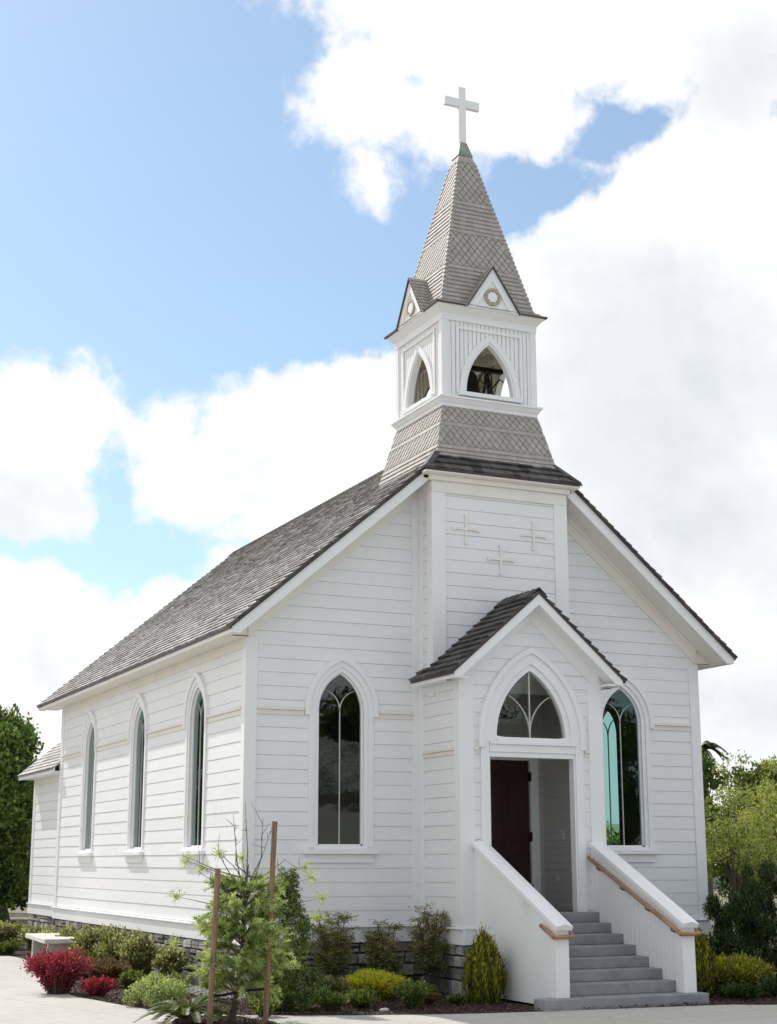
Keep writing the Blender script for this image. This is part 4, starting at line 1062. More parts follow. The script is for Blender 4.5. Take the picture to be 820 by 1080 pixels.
# ---- steps, stair walls, handrails
m = MB(); n0 = -7.65
zt = 0.89
m.box(15.0, 25.0, n0, PY+0.05, zt-0.685, zt); m.box(BX0+0.3, BX1-0.3, PY+0.053, vb, zt-0.685, zt)
for k in range(1, 7):
    y0 = n0 - 1.522*k; m.box(15.0, 25.0, y0, y0+1.6, zt-0.685*(k+1)+0.002 if k < 6 else -3.95, zt-0.685*k - 0.002)
steps = m.build('steps', M['step'], chapel, bevel=0.05)
m = MB(); m.box(15.7, 24.5, -16.9, -6.9, -4.75, -3.955); m.box(13.55, 26.0, -18.35, -16.903, -4.75, -3.955); m.build('bottom_step', M['step'], steps, bevel=0.06)
def cheek(x0, x1, inner):
    t0, t1, f1 = 5.55, 0.35, -17.7
    m = MB()
    m.extrude([(x0, PY-0.003, -4.5), (x0, PY-0.003, t0), (x0, f1, t1), (x0, f1, -3.95), (x0, -16.9, -3.95), (x0, -16.89, -4.5)], (x1-x0, 0, 0))
    if x0 < XC: pass
    n = 22                                       # vertical board joints
    ck = m.build('stair_wall', M['paint'], chapel, bevel=0.02)
    g_ = MB()
    for i in range(1, n):
        y = PY + (f1-PY)*i/n; zt_ = t0 + (t1-t0)*i/n
        for xx in ((x1+0.003,) if inner > 0 else (x0-0.003,)): g_.box(xx-0.004, xx+0.004, y-0.014, y+0.014, -3.9, zt_-0.05)
    g_.build('board_joint', M['joint'] if 'joint' in M else M['trim'], ck)
    c = MB()
    d = Vector((0, f1-PY, t1-t0)).normalized(); up = Vector((0, -d.z, d.y)); up = up if up.z > 0 else -up
    A = Vector((0, PY-0.06, t0)); B = Vector((0, f1-0.35, t1 + (t1-t0)/(f1-PY)*(-0.35)))
    xa, xb, xm = x0-0.2, x1+0.2, (x0+x1)/2
    prof = [(xa, 0.0), (xb, 0.0), (xb, 0.3), (xm, 0.44), (xa, 0.3)]
    pa = [(x, (A+up*h).y, (A+up*h).z) for x, h in prof]; pb = [(x, (B+up*h).y, (B+up*h).z) for x, h in prof]
    nn = len(prof); c.add(pa+pb, [(i, (i+1)%nn, nn+(i+1)%nn, nn+i) for i in range(nn)] + [tuple(range(nn)), tuple(range(nn, 2*nn))])
    c.build('cap', M['trim'], ck, bevel=0.02)
    c = MB(); c.box(x0-0.07, x1+0.07, f1-0.1, f1+0.6, -3.95, t1-0.05); c.build('newel', M['trim'], ck, bevel=0.02)
    xi = x1+0.32 if inner > 0 else x0-0.32; xo = x0-0.32 if inner > 0 else x1+0.32
    ra = (xi, PY-0.2, 4.75); rb = (xi, f1-0.35, -0.2)
    h = MB(); h.tube([ra, rb], 0.14, 10); h.tube([rb, (xo, rb[1]-0.03, rb[2])], 0.14, 10); h.tube([(xo, rb[1], rb[2]), (xo, rb[1]+1.6, rb[2]+0.67)], 0.14, 10)
    hr = h.build('handrail', M['wood'], chapel, smooth=True)
    b = MB()
    for f in (0.1, 0.37, 0.64, 0.9):
        p = [ra[i]+(rb[i]-ra[i])*f for i in range(3)]; xw = x1 if inner > 0 else x0
        b.tube([(p[0], p[1], p[2]-0.1), (p[0], p[1], p[2]-0.3), (xw, p[1], p[2]-0.42)], 0.045, 6)
    b.build('bracket', M['iron'], hr)
cheek(14.8, 15.65, 1); cheek(24.52, 25.37, -1)

# ---- stone foundation
m = MB()
def stones(P, s0, s1):
    rows = [(-4.7, -3.6), (-3.6, -2.75), (-2.75, -1.95), (-1.95, -1.2)]
    for z0, z1 in rows:
        s = s0 - random.random()
        while s < s1:
            ww = random.uniform(0.9, 2.3); a = max(s0, s)+0.04; b = min(s1, s+ww)-0.04
            if random.random() < 0.22 and z1-z0 > 0.7: parts = [(z0+0.03, (z0+z1)/2-0.03), ((z0+z1)/2+0.03, z1-0.03)]
            else: parts = [(z0+0.04, z1-0.04)]
            for pz0, pz1 in parts:
                if b-a > 0.15:
                    d = random.uniform(0.0, 0.2); j = lambda: random.uniform(-0.05, 0.05)
                    A = [P(a+j()*.5, pz0+j()*.5, -0.3), P(b+j()*.5, pz0+j()*.5, -0.3), P(b+j()*.5, pz1+j()*.5, -0.3), P(a+j()*.5, pz1+j()*.5, -0.3)]
                    Bq = [P(a+0.05+j(), pz0+0.05+j(), d+j()), P(b-0.05+j(), pz0+0.05+j(), d+j()), P(b-0.05+j(), pz1-0.05+j(), d+j()), P(a+0.05+j(), pz1-0.05+j(), d+j())]
                    m.hexa(A, Bq)
            s += ww
stones(SLp, 0, D); stones(FR, 0, BX0); stones(FR, BX1, W); stones(BLt, PY, 0); stones(BRt, PY, 0); stones(SR, 0, D); stones(PF, BX0, BX1)
fd = m.build('foundation', M['stone'], chapel, bevel=0.05)
m = MB(); m.box(0.12, W-0.12, 0.12, D, -4.9, -1.22); m.box(BX0+0.12, BX1-0.12, PY+0.12, 0.12, -4.9, -1.22); m.build('mortar_bed', M['mortar'], fd)

# ---- rear annex
AX0, AX1, AY0, AY1 = 1.0, 30.0, D, 75.2
annex = None
def za(x): return 14.25 + SL*(min(x-AX0, AX1-x)+1.85)
m = MB(); SA = Plane(AX0, 0, 0, 1, -1, 0); siding(m, SA, ZT, 13.75, AY0, AY1)
siding(m, Plane(AX1, 0, 0, 1, 1, 0), ZT, 13.75, AY0, AY1)
siding(m, Plane(0, AY1, 1, 0, 0, 1), ZT, 27, lambda z: max(AX0, AX0+(z-za(AX0)+0.6)/SL), lambda z: min(AX1, AX1-(z-za(AX0)+0.6)/SL))
annex = m.build('annex', M['paint'], chapel)
m = MB(); m.box(AX0-0.14, AX0, AY1-0.6, AY1, ZT, 13.75); m.box(AX0-0.16, AX0+0.6, AY1+0.003, AY1+0.14, ZT, 13.75)
m.box(AX0-0.2, AX0, AY0, AY1+0.2, -1.2, ZT-0.003); m.box(AX0-0.34, AX0, AY0, AY1+0.34, ZT, ZT+0.1)
m.box(AX0-1.75, AX0, AY0, AY1+0.6, 13.72, 13.84); m.box(AX0-1.85, AX0-1.7, AY0, AY1+0.7, 13.66, 14.2); m.box(AX0-0.14, AX0, AY0, AY1-0.61, 13.1, 13.71)
for s in (0, 1):
    X = (lambda x: x) if s == 0 else (lambda x: AX0+AX1-x)
    xm = (AX0+AX1)/2
    m.extrude([(X(AX0-1.7), AY1+0.6, 13.66), (X(AX0-1.7), AY1+0.6, za(AX0-1.7)-0.03), (X(xm), AY1+0.6, za(xm)-0.03), (X(xm), AY1+0.6, za(xm)-1.0)], (0, 0.14, 0))
    m.extrude([(X(AX0-1.85), AY0, za(AX0-1.85)), (X(xm), AY0, za(xm)), (X(xm), AY0, za(xm)-0.12), (X(AX0-1.85), AY0, za(AX0-1.85)-0.12)], (0, AY1+0.7-AY0, 0))
m.build('annex_trim', M['trim'], annex)
m = MB(); LA = ((AX1-AX0)/2+2)/dz
for s in (1, -1):
    tiles_on(m, ((AX0-2.0) if s == 1 else (AX1+2.0), AY0, 14.25-SL*0.15+0.01), (0, 1, 0), (s*dz, 0, SL*dz), [(0, 0), (AY1+0.8-AY0, 0), (AY1+0.8-AY0, LA), (0, LA)], [(0, LA, 'row', 0.73)], 0.085, (0.5, 1.15), 0.03, 0.03)
m.box(AX0-1.95, AX0-1.86, AY0, AY1+0.7, 14.0, 14.12)
m.build('annex_roof', M['shake'], annex)
m = MB(); stones(SA, AY0, AY1); stones_f = m.build('annex_foundation', M['stone'], annex)

# ================================================================== GROUND
G = -Z0
m = MB(); m.add([(-2500, -2500, G), (2500, -2500, G), (2500, 6000, G), (-2500, 6000, G)], [(0,1,2,3)]); tag(m.build('ground', M['ground']), kind='structure')
edge = [(-5.5, 78), (-5.3, 58), (-4.9, 50), (-5.4, 41), (-6.9, 29), (-9.2, 16), (-10.3, 6.5), (-9.6, 1.0), (-8.7, -4.6), (-7.3, -8.8), (-5.0, -11.6), (-2.4, -13.4), (1.0, -15.0), (7.2, -17.1), (13.8, -18.2), (26, -19.3), (29.3, -20.7), (45, -25.5), (80, -38)]
path = [(-90, 78)] + edge + [(80, -260), (-90, -260)]
from mathutils.geometry import tessellate_polygon
def sheet(poly, z):
    vs = [Vector((x, y, 0)) for x, y in poly]; tris = tessellate_polygon([vs])
    mb = MB(); mb.add([(x, y, z) for x, y in poly], [tuple(t) for t in tris]); return mb
def smooth_line(pts, n=4):
    out = []
    for i in range(len(pts)-1):
        p0 = pts[max(0, i-1)]; p1 = pts[i]; p2 = pts[i+1]; p3 = pts[min(len(pts)-1, i+2)]
        for k in range(n):
            t = k/n
            out.append(tuple(0.5*((2*p1[j]) + (-p0[j]+p2[j])*t + (2*p0[j]-5*p1[j]+4*p2[j]-p3[j])*t*t + (-p0[j]+3*p1[j]-3*p2[j]+p3[j])*t**3) for j in range(2)))
    out.append(pts[-1]); return out
es = smooth_line(edge)
tag(sheet([(-90, 78)] + es + [(80, -260), (-90, -260)], G+0.02).build('path', M['path'], recalc=False), kind='structure')
bed = [(-5.0, 100)] + es + [(80, 0), (60, 30), (45, 60), (0.4, 60)]
tag(sheet(es + [(80, 0), (60, 30), (40, 60), (20, 100), (-5, 100)], G+0.012).build('planting_bed', M['mulch'], recalc=False), kind='structure')
isl = [(-6.9+2.7*math.cos(a)*(1+0.06*math.sin(3*a)), -17.2+5.4*math.sin(a)) for a in [2*math.pi*i/40 for i in range(40)]]
tag(sheet(isl, G+0.04).build('planting_bed', M['mulch'], recalc=False), kind='structure')
def inside_bed(x, y):
    if ((x+6.9)/2.7)**2 + ((y+17.2)/5.4)**2 < 1: return True, 1
    # distance test against the edge polyline: which side
    best = 1e9; sgn = 1
    for (ax, ay), (bx, by) in zip(es[:-1], es[1:]):
        dx, dy = bx-ax, by-ay; t = max(0, min(1, ((x-ax)*dx+(y-ay)*dy)/(dx*dx+dy*dy)))
        qx, qy = ax+t*dx-x, ay+t*dy-y; d = qx*qx+qy*qy
        if d < best: best = d; sgn = dx*(y-ay)-dy*(x-ax)
    return sgn > 0, math.sqrt(best)
# mulch chips
P = []
rr = random.Random(3)
while len(P) < 24000:
    x = rr.uniform(-12, 36) if rr.random() < 0.9 else rr.uniform(-10, -4); y = rr.uniform(-24, 60) if rr.random() < 0.4 else rr.uniform(-24, 3)
    if 0.1 < x < 39.4 and y > 0: continue
    if 13.6 < x < 26 and y > -18.3: continue
    ins, d = inside_bed(x, y)
    if ins or d < rr.random()**3*0.25: P.append((x, y, G+0.02+rr.random()*0.16))
P = np.array(P); n = len(P); Dv = rvec(n); Dv[:, 2] *= 0.35
Sv = rvec(n); Sv[:, 2] *= 0.3
tag(leaf_mesh('mulch', M['mulchchip'], P, Dv, Sv, 0.12+0.22*RNG.random(n), 0.05+0.07*RNG.random(n), RNG.random(n)), kind='stuff')
# pebbles by the side wall foundation
m = MB()
for i in range(900):
    y = rr.uniform(-2, 14); x = rr.uniform(-2.6, -0.2) + (0 if y > 0 else rr.uniform(-1, 2)); s = rr.uniform(0.07, 0.17)
    z = G + s*0.6; vs = []
    for th in range(6):
        a = math.pi*th/3 + rr.random(); vs.append((x+s*math.cos(a), y+s*math.sin(a), z+rr.uniform(-0.02, 0.02)))
    m.add(vs+[(x, y, z+s*0.55), (x, y, z-s*0.5)], [(j, (j+1)%6, 6) for j in range(6)] + [((j+1)%6, j, 7) for j in range(6)], rr.random())
tag(m.build('pebbles', M['pebble']), kind='stuff')

# ================================================================== GARDEN
def rock(x, y, s, label):
    m = MB(); bm = bmesh.new(); bmesh.ops.create_icosphere(bm, subdivisions=2, radius=1)
    rng_ = random.Random(int(x*100+y))
    for v in bm.verts: v.co *= rng_.uniform(0.85, 1.1)
    m.add([(x+v.co.x*s*1.3, y+v.co.y*s, G+s*0.25+v.co.z*s*0.7) for v in bm.verts], [[l.index for l in f.verts] for f in bm.faces]); bm.free()
    tag(m.build('rock', M['pebble'], loc=(x, y, G)), label, 'rock', 'rocks in the mulch bed')
rock(4.4, -14.3, 0.3, 'small pale rock between the two low shrubs beside the path')
rock(-6.3, -8.9, 0.42, 'pale rock behind the palm fronds by the round mound')

def lumpy(name, mat, loc, label, cat, rad, n, r0, r1, per, L, W_, tb=0.5, tv=0.25, group=None, zc=None, stems=True, seed=1, shell=0.4, squash=0.9, low=-0.35, up=0.5):
    rng = np.random.default_rng(seed)
    t = thing(name, loc, label, cat, group)
    c = (loc[0], loc[1], (loc[2] + rad[2]*0.95) if zc is None else zc)
    cs, rs = scatter_clumps(c, rad, n, r0, r1, rng, low=low)
    cs = [(x, y, max(z, loc[2]+r*0.5)) for (x, y, z), r in zip(cs, rs)]
    crown('foliage', mat, cs, rs, per, L, W_, t, rng, shell, squash, tb, tv, up)
    if stems:
        m = MB()
        for x, y, z in cs[:: max(1, len(cs)//16)]:
            m.tube([(loc[0]+rng.normal()*0.15, loc[1]+rng.normal()*0.15, loc[2]-0.05), ((loc[0]+x)/2+rng.normal()*0.1, (loc[1]+y)/2, (loc[2]+z)/2), (x, y, z)], [0.07, 0.05, 0.02], 5)
        m.build('stem', M['bark'], t)
    return t
# crimson shrub: upright thin sprays
def sprays(name, mat, loc, label, cat, rad, h, n, per, L, W_, lean=0.5, tb=0.5, tv=0.25, seed=1, group=None, droop=0.0, stem_mat='bark', hv=0.3, start=0.15, stem_r=0.05):
    rng = np.random.default_rng(seed); t = thing(name, loc, label, cat, group); m = MB(); P = []; Dd = []
    for i in range(n):
        a = rng.random()*2*math.pi; r_ = math.sqrt(rng.random()); hh = h*(1-hv*rng.random())*(1-0.35*r_*r_)
        b = np.array([loc[0]+rad*0.25*r_*math.cos(a), loc[1]+rad*0.25*r_*math.sin(a), loc[2]])
        e = np.array([loc[0]+rad*r_*math.cos(a)*(1 if not lean else 1), loc[1]+rad*r_*math.sin(a), loc[2]+hh])
        mid = b*0.5+e*0.5 + np.array([0, 0, h*0.12]) - (e-b)*np.array([0.12, 0.12, 0])
        m.tube([b, mid, e], [stem_r, stem_r*0.7, stem_r*0.25], 4)
        s = start + (1-start)*rng.random(per); s = s[:, None]
        q = (1-s)**2*b + 2*s*(1-s)*(mid*2-b*0.5-e*0.5) + s*s*e
        off = rvec(per, rng)*rad*0.13*(0.5+rng.random((per, 1)))
        P.append(q+off); d = (e-b)/np.linalg.norm(e-b) + off*3; d[:, 2] -= droop; Dd.append(d)
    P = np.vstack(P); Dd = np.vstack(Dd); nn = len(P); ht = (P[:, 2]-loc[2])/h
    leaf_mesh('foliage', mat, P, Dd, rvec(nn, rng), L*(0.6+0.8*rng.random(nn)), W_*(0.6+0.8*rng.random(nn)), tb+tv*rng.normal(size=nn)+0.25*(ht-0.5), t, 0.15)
    m.build('stem', M[stem_mat], t); return t

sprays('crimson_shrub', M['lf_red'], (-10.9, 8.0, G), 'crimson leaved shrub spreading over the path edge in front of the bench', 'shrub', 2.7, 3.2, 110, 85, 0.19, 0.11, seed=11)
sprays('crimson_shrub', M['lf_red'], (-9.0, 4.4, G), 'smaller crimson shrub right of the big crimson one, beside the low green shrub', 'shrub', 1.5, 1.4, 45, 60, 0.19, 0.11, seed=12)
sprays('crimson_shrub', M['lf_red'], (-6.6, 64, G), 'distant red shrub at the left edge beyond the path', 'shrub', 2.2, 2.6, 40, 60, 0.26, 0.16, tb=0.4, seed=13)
# shrubs along the sunlit side wall
SG = 'mixed green shrubs along the side wall'
side = [(-1.9, 49, 1.9, 2.6, 'green shrub by the side wall behind the bench'), (-1.9, 41, 1.9, 2.9, 'leafy shrub by the side wall just right of the bench back'), (-2.0, 33, 1.9, 3.3, 'tall cream tipped shrub by the wall, below the farthest side window'),
        (-2.0, 25.5, 1.9, 3.4, 'cream tipped shrub by the wall right of the bench, below the middle side window'), (-2.0, 18.5, 1.8, 3.2, 'shrub with reddish shoots by the wall left of the nearest side window'), (-1.6, 11.5, 1.3, 2.7, 'thin pale shrub by the stone foundation under the nearest side window'), (-1.8, 57, 1.9, 2.5, 'low shrub by the wall where the annex begins'), (-3.0, 66, 2.0, 2.6, 'shrub beside the annex wall')]
for i, (x, y, r_, h, lab) in enumerate(side):
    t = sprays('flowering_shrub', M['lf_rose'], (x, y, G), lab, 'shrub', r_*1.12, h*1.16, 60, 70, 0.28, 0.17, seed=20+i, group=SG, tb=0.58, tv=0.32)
    rng = np.random.default_rng(60+i); n = 60
    P = np.column_stack([x+rng.normal(size=n)*r_*0.5, y+rng.normal(size=n)*r_*0.5, G+h*(0.45+0.6*rng.random(n))])
    leaf_mesh('flower', M['flower'], P, rvec(n, rng), rvec(n, rng), 0.2, 0.17, rng.random(n), t)['kind'] = 'stuff'
sprays('bronze_shrub', M['lf_brown'], (-6.2, 12.5, G), 'sprawling bronze leaved shrub between the crimson shrub and the wall', 'shrub', 1.9, 2.3, 40, 60, 0.28, 0.14, tb=0.4, seed=31)
sprays('low_shrub', M['lf_low'], (-5.6, 7.5, G), 'low green shrub right of the crimson shrubs at the path edge', 'shrub', 1.3, 1.5, 30, 80, 0.24, 0.15, seed=32, group='low green shrubs')
sprays('low_shrub', M['lf_low'], (-5.2, 22, G), 'dark low green shrub in front of the wall shrubs right of the bench', 'shrub', 1.6, 2.0, 40, 70, 0.26, 0.16, tb=0.3, seed=33, group='low green shrubs')
sprays('low_shrub', M['lf_low'], (-5.2, 56, G), 'low green shrub at the path edge left of the bench', 'shrub', 1.9, 1.5, 40, 60, 0.26, 0.16, tb=0.35, seed=34, group='low green shrubs')
sprays('low_shrub', M['lf_low'], (-7.2, 73, G), 'green shrub at the far end of the path by the left edge', 'shrub', 2.6, 2.9, 40, 60, 0.3, 0.18, tb=0.4, seed=35, group='low green shrubs')
lumpy('mound_shrub', M['lf_box'], (-7.3, -4.6, G), 'rounded pale green mound shrub beside the stone foundation', 'shrub', (1.85, 1.7, 0.9), 40, 0.32, 0.62, 640, 0.16, 0.11, tb=0.55, tv=0.25, seed=41, shell=0.75)
# bench
bn = thing('bench', (-4.5, 41, G), 'pale cast stone bench at the edge of the path', 'bench')
bl = Vector((1.0, 14.4, 0)).normalized(); bwid = Vector((bl.y, -bl.x, 0))   # long axis runs along the path edge
bc = Vector((-3.7, 42.5, 0))
def bbox(mb, u0, u1, v0, v1, z0, z1):
    q = [bc+bl*u+bwid*v for u, v in ((u0, v0), (u1, v0), (u1, v1), (u0, v1))]
    mb.hexa([(p.x, p.y, z0) for p in q], [(p.x, p.y, z1) for p in q])
m = MB(); bbox(m, -6.2, 6.2, -1.6, 1.6, -2.66, -2.25); m.build('seat', M['benchstone'], bn, bevel=0.06)
for s in (-1, 1):
    m = MB(); bbox(m, s*4.6-0.4, s*4.6+0.4, -1.1, 1.1, G, -2.62); m.build('leg', M['benchstone'], bn, bevel=0.05)
# nandinas by the shaded front wall
def nandina(x, y, h, seed, lab):
    rng = np.random.default_rng(seed); t = thing('nandina', (x, y, G), lab, 'shrub', 'feathery shrubs along the front wall'); m = MB(); P = []; Dd = []; T = []
    for i in range(14):
        a = rng.random()*6.28; top = np.array([x+math.cos(a)*rng.uniform(0.1, 1.5), y+math.sin(a)*rng.uniform(0.1, 0.9), G+h*rng.uniform(0.62, 1.0)])
        b = np.array([x+rng.normal()*0.2, y+rng.normal()*0.2, G]); m.tube([b, (b+top)/2+rng.normal(size=3)*0.06, top], [0.05, 0.045, 0.03], 5)
        for j in range(15):
            f = rng.uniform(0.3, 1.0); st = b+(top-b)*f; a2 = rng.random()*6.28; L_ = rng.uniform(0.6, 1.25)*(1.2-0.45*f)
            e = st+np.array([math.cos(a2)*L_, math.sin(a2)*L_, rng.uniform(-0.1, 0.45)]); m.tube([st, (st+e)/2+np.array([0, 0, 0.12]), e], [0.018, 0.014, 0.008], 3)
            n = 34; s = rng.uniform(0.25, 1.05, n)[:, None]; q = st+(e-st)*s+np.array([0, 0, 0.1])*np.sin(s*3.1); o = rng.normal(size=(n, 3))*np.array([0.2, 0.2, 0.1]); P.append(q+o); Dd.append((e-st)+o*5-np.array([0, 0, 0.25])); T.append(np.full(n, 0.28+0.5*f))
    P = np.vstack(P); n = len(P)
    leaf_mesh('foliage', M['lf_nandina'], P, np.vstack(Dd), rvec(n, rng)*0.6+np.array([0, 0, 0]), 0.24*(0.6+0.8*rng.random(n)), 0.075, np.concatenate(T)+0.2*rng.normal(size=n), t, 0.1)
    m.build('stem', M['bark'], t)
nandina(6.0, -2.4, 5.6, 51, 'feathery dark green shrub below the left front window')
nandina(9.9, -2.6, 5.0, 52, 'feathery green shrub with bronze tips, middle of the three by the front wall')
nandina(12.5, -4.4, 5.9, 53, 'tallest feathery shrub with yellowish top beside the porch wall')
# golden low shrub
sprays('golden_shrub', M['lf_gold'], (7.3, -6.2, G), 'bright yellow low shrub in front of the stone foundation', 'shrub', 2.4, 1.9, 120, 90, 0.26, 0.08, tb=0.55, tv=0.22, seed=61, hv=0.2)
for i, (x, y, r_, h, lab) in enumerate([(-1.4, -11.8, 1.5, 2.0, 'low green shrub at the path edge just right of the staked tree'), (1.6, -12.4, 1.1, 1.2, 'low green shrub between the staked tree and the pale rock'), (3.9, -12.0, 1.3, 1.3, 'low green shrub in front of the yellow shrub'), (6.9, -13.2, 1.5, 1.9, 'low green shrub at the path edge right of the yellow shrub'), (10.6, -12.0, 0.7, 0.7, 'tiny dark green plant in the mulch left of the golden conical shrub'), (-0.3, -7.6, 1.6, 2.4, 'grey green low shrub behind the staked tree')]):
    sprays('low_shrub', M['lf_low'], (x, y, G), lab, 'shrub', r_, h, 46, 75, 0.2, 0.11, seed=70+i, group='low green shrubs', tb=0.5 if i < 4 else 0.35)
for i, (nm, mt, x, y, r_, h, tb_, lab) in enumerate([
    ('low_shrub', 'lf_low', -5.0, 15.5, 1.5, 1.7, 0.6, 'yellowish low shrub between the bronze shrub and the wall shrubs'),
    ('low_shrub', 'lf_rose', -4.4, 1.5, 1.3, 1.8, 0.35, 'dark low shrub behind the round pale mound, near the pebbles'),
    ('bronze_shrub', 'lf_brown', -4.2, 29.5, 1.3, 2.0, 0.5, 'reddish brown shrub just right of the bench end'),
    ('low_shrub', 'lf_nandina', 3.6, -7.2, 1.5, 1.9, 0.6, 'loose olive shrub left of the yellow shrub by the foundation'),
    ('low_shrub', 'lf_low', 10.4, -7.4, 1.2, 1.1, 0.4, 'small green shrub right of the yellow shrub, nearer the wall'),
    ('low_shrub', 'lf_rose', -3.4, -13.8, 1.0, 1.2, 0.5, 'little green shrub at the foot of the taller stake'),
    ('bronze_shrub', 'lf_brown', 8.9, -11.2, 0.9, 0.9, 0.45, 'small brownish plant in the mulch before the yellow shrub')]):
    sprays(nm, M[mt], (x, y, G), lab, 'shrub', r_, h, 34, 60, 0.22, 0.12, seed=140+i, tb=tb_, tv=0.3)
# conical golden thujas
def thuja(x, y, r_, h, seed, lab, group='golden conical shrubs flanking the steps'):
    rng = np.random.default_rng(seed); t = thing('conical_shrub', (x, y, G), lab, 'shrub', group)
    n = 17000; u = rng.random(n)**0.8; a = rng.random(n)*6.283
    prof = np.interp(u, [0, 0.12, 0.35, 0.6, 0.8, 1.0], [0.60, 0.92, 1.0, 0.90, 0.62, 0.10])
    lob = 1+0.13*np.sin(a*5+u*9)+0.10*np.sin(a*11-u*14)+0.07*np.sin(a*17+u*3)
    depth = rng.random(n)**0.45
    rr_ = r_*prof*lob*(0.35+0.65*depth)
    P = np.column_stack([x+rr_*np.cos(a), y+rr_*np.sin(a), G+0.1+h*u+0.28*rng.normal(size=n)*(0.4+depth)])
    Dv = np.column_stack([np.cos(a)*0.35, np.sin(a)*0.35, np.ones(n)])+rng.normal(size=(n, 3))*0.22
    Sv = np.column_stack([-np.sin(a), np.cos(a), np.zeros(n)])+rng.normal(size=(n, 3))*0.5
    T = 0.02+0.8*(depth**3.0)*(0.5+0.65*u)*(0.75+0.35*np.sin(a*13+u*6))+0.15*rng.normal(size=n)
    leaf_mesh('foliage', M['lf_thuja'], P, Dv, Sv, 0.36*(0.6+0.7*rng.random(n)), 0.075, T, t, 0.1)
    m = MB(); m.tube([(x, y, G-0.1), (x, y, G+h*0.8)], [0.16, 0.04], 6); m.build('trunk', M['bark'], t)
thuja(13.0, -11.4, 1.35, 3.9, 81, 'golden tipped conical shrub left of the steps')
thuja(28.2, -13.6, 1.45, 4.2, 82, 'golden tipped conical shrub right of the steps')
sprays('golden_shrub', M['lf_thuja'], (31.6, -13.8, G), 'wide yellow green low shrub right of the steps by the path', 'shrub', 2.9, 2.6, 150, 90, 0.3, 0.09, tb=0.42, tv=0.2, seed=83, hv=0.15)
sprays('low_shrub', M['lf_dark'], (33.5, -17.2, G), 'dark low shrub at the right end of the path edge', 'shrub', 2.6, 1.5, 60, 60, 0.26, 0.12, tb=0.6, seed=84, group='low green shrubs')
sprays('low_shrub', M['lf_dark'], (29.8, -16.6, G), 'dark low shrub at the foot of the right conical shrub', 'shrub', 1.7, 1.0, 40, 60, 0.24, 0.11, tb=0.6, seed=85, group='low green shrubs')
# dark tall shrubs right of the chapel
for i, (x, y, h, r_, lab) in enumerate([(34.5, -9.2, 6.5, 2.0, 'dark evergreen shrub nearest the right corner of the chapel'), (37.5, -8, 7.4, 2.2, 'tall dark evergreen shrub second from the chapel corner'), (43.0, -3, 8.6, 2.4, 'dark evergreen shrub with see through top, third from the chapel corner'), (42.0, -11.5, 8.3, 2.2, 'tallest dark evergreen column near the right edge'), (39.5, -13.5, 4.6, 2.0, 'dark rounded shrub in front of the tall evergreens'), (47.5, -9, 9.0, 2.6, 'dark evergreen at the far right edge')]):
    rng = np.random.default_rng(90+i); t = thing('evergreen_shrub', (x, y, G), lab, 'shrub', 'dark evergreen shrubs right of the chapel')
    cs = []; rs = []
    for j in range(44):
        f = rng.random(); a = rng.random()*6.28; q = r_*1.15*(1-0.5*f)*math.sqrt(rng.random()); cs.append((x+q*math.cos(a), y+q*math.sin(a), G+0.5+f*(h-0.6))); rs.append(rng.uniform(0.5, 0.95)*(1-0.4*f))
    crown('foliage', M['lf_dark'], cs, rs, 800, 0.36, 0.085, t, rng, 0.25, 1.5, 0.5, 0.3, 1.6)
    m = MB(); m.tube([(x, y, G-0.1), (x, y, G+h*0.7)], [0.2, 0.06], 6); m.build('trunk', M['bark'], t)

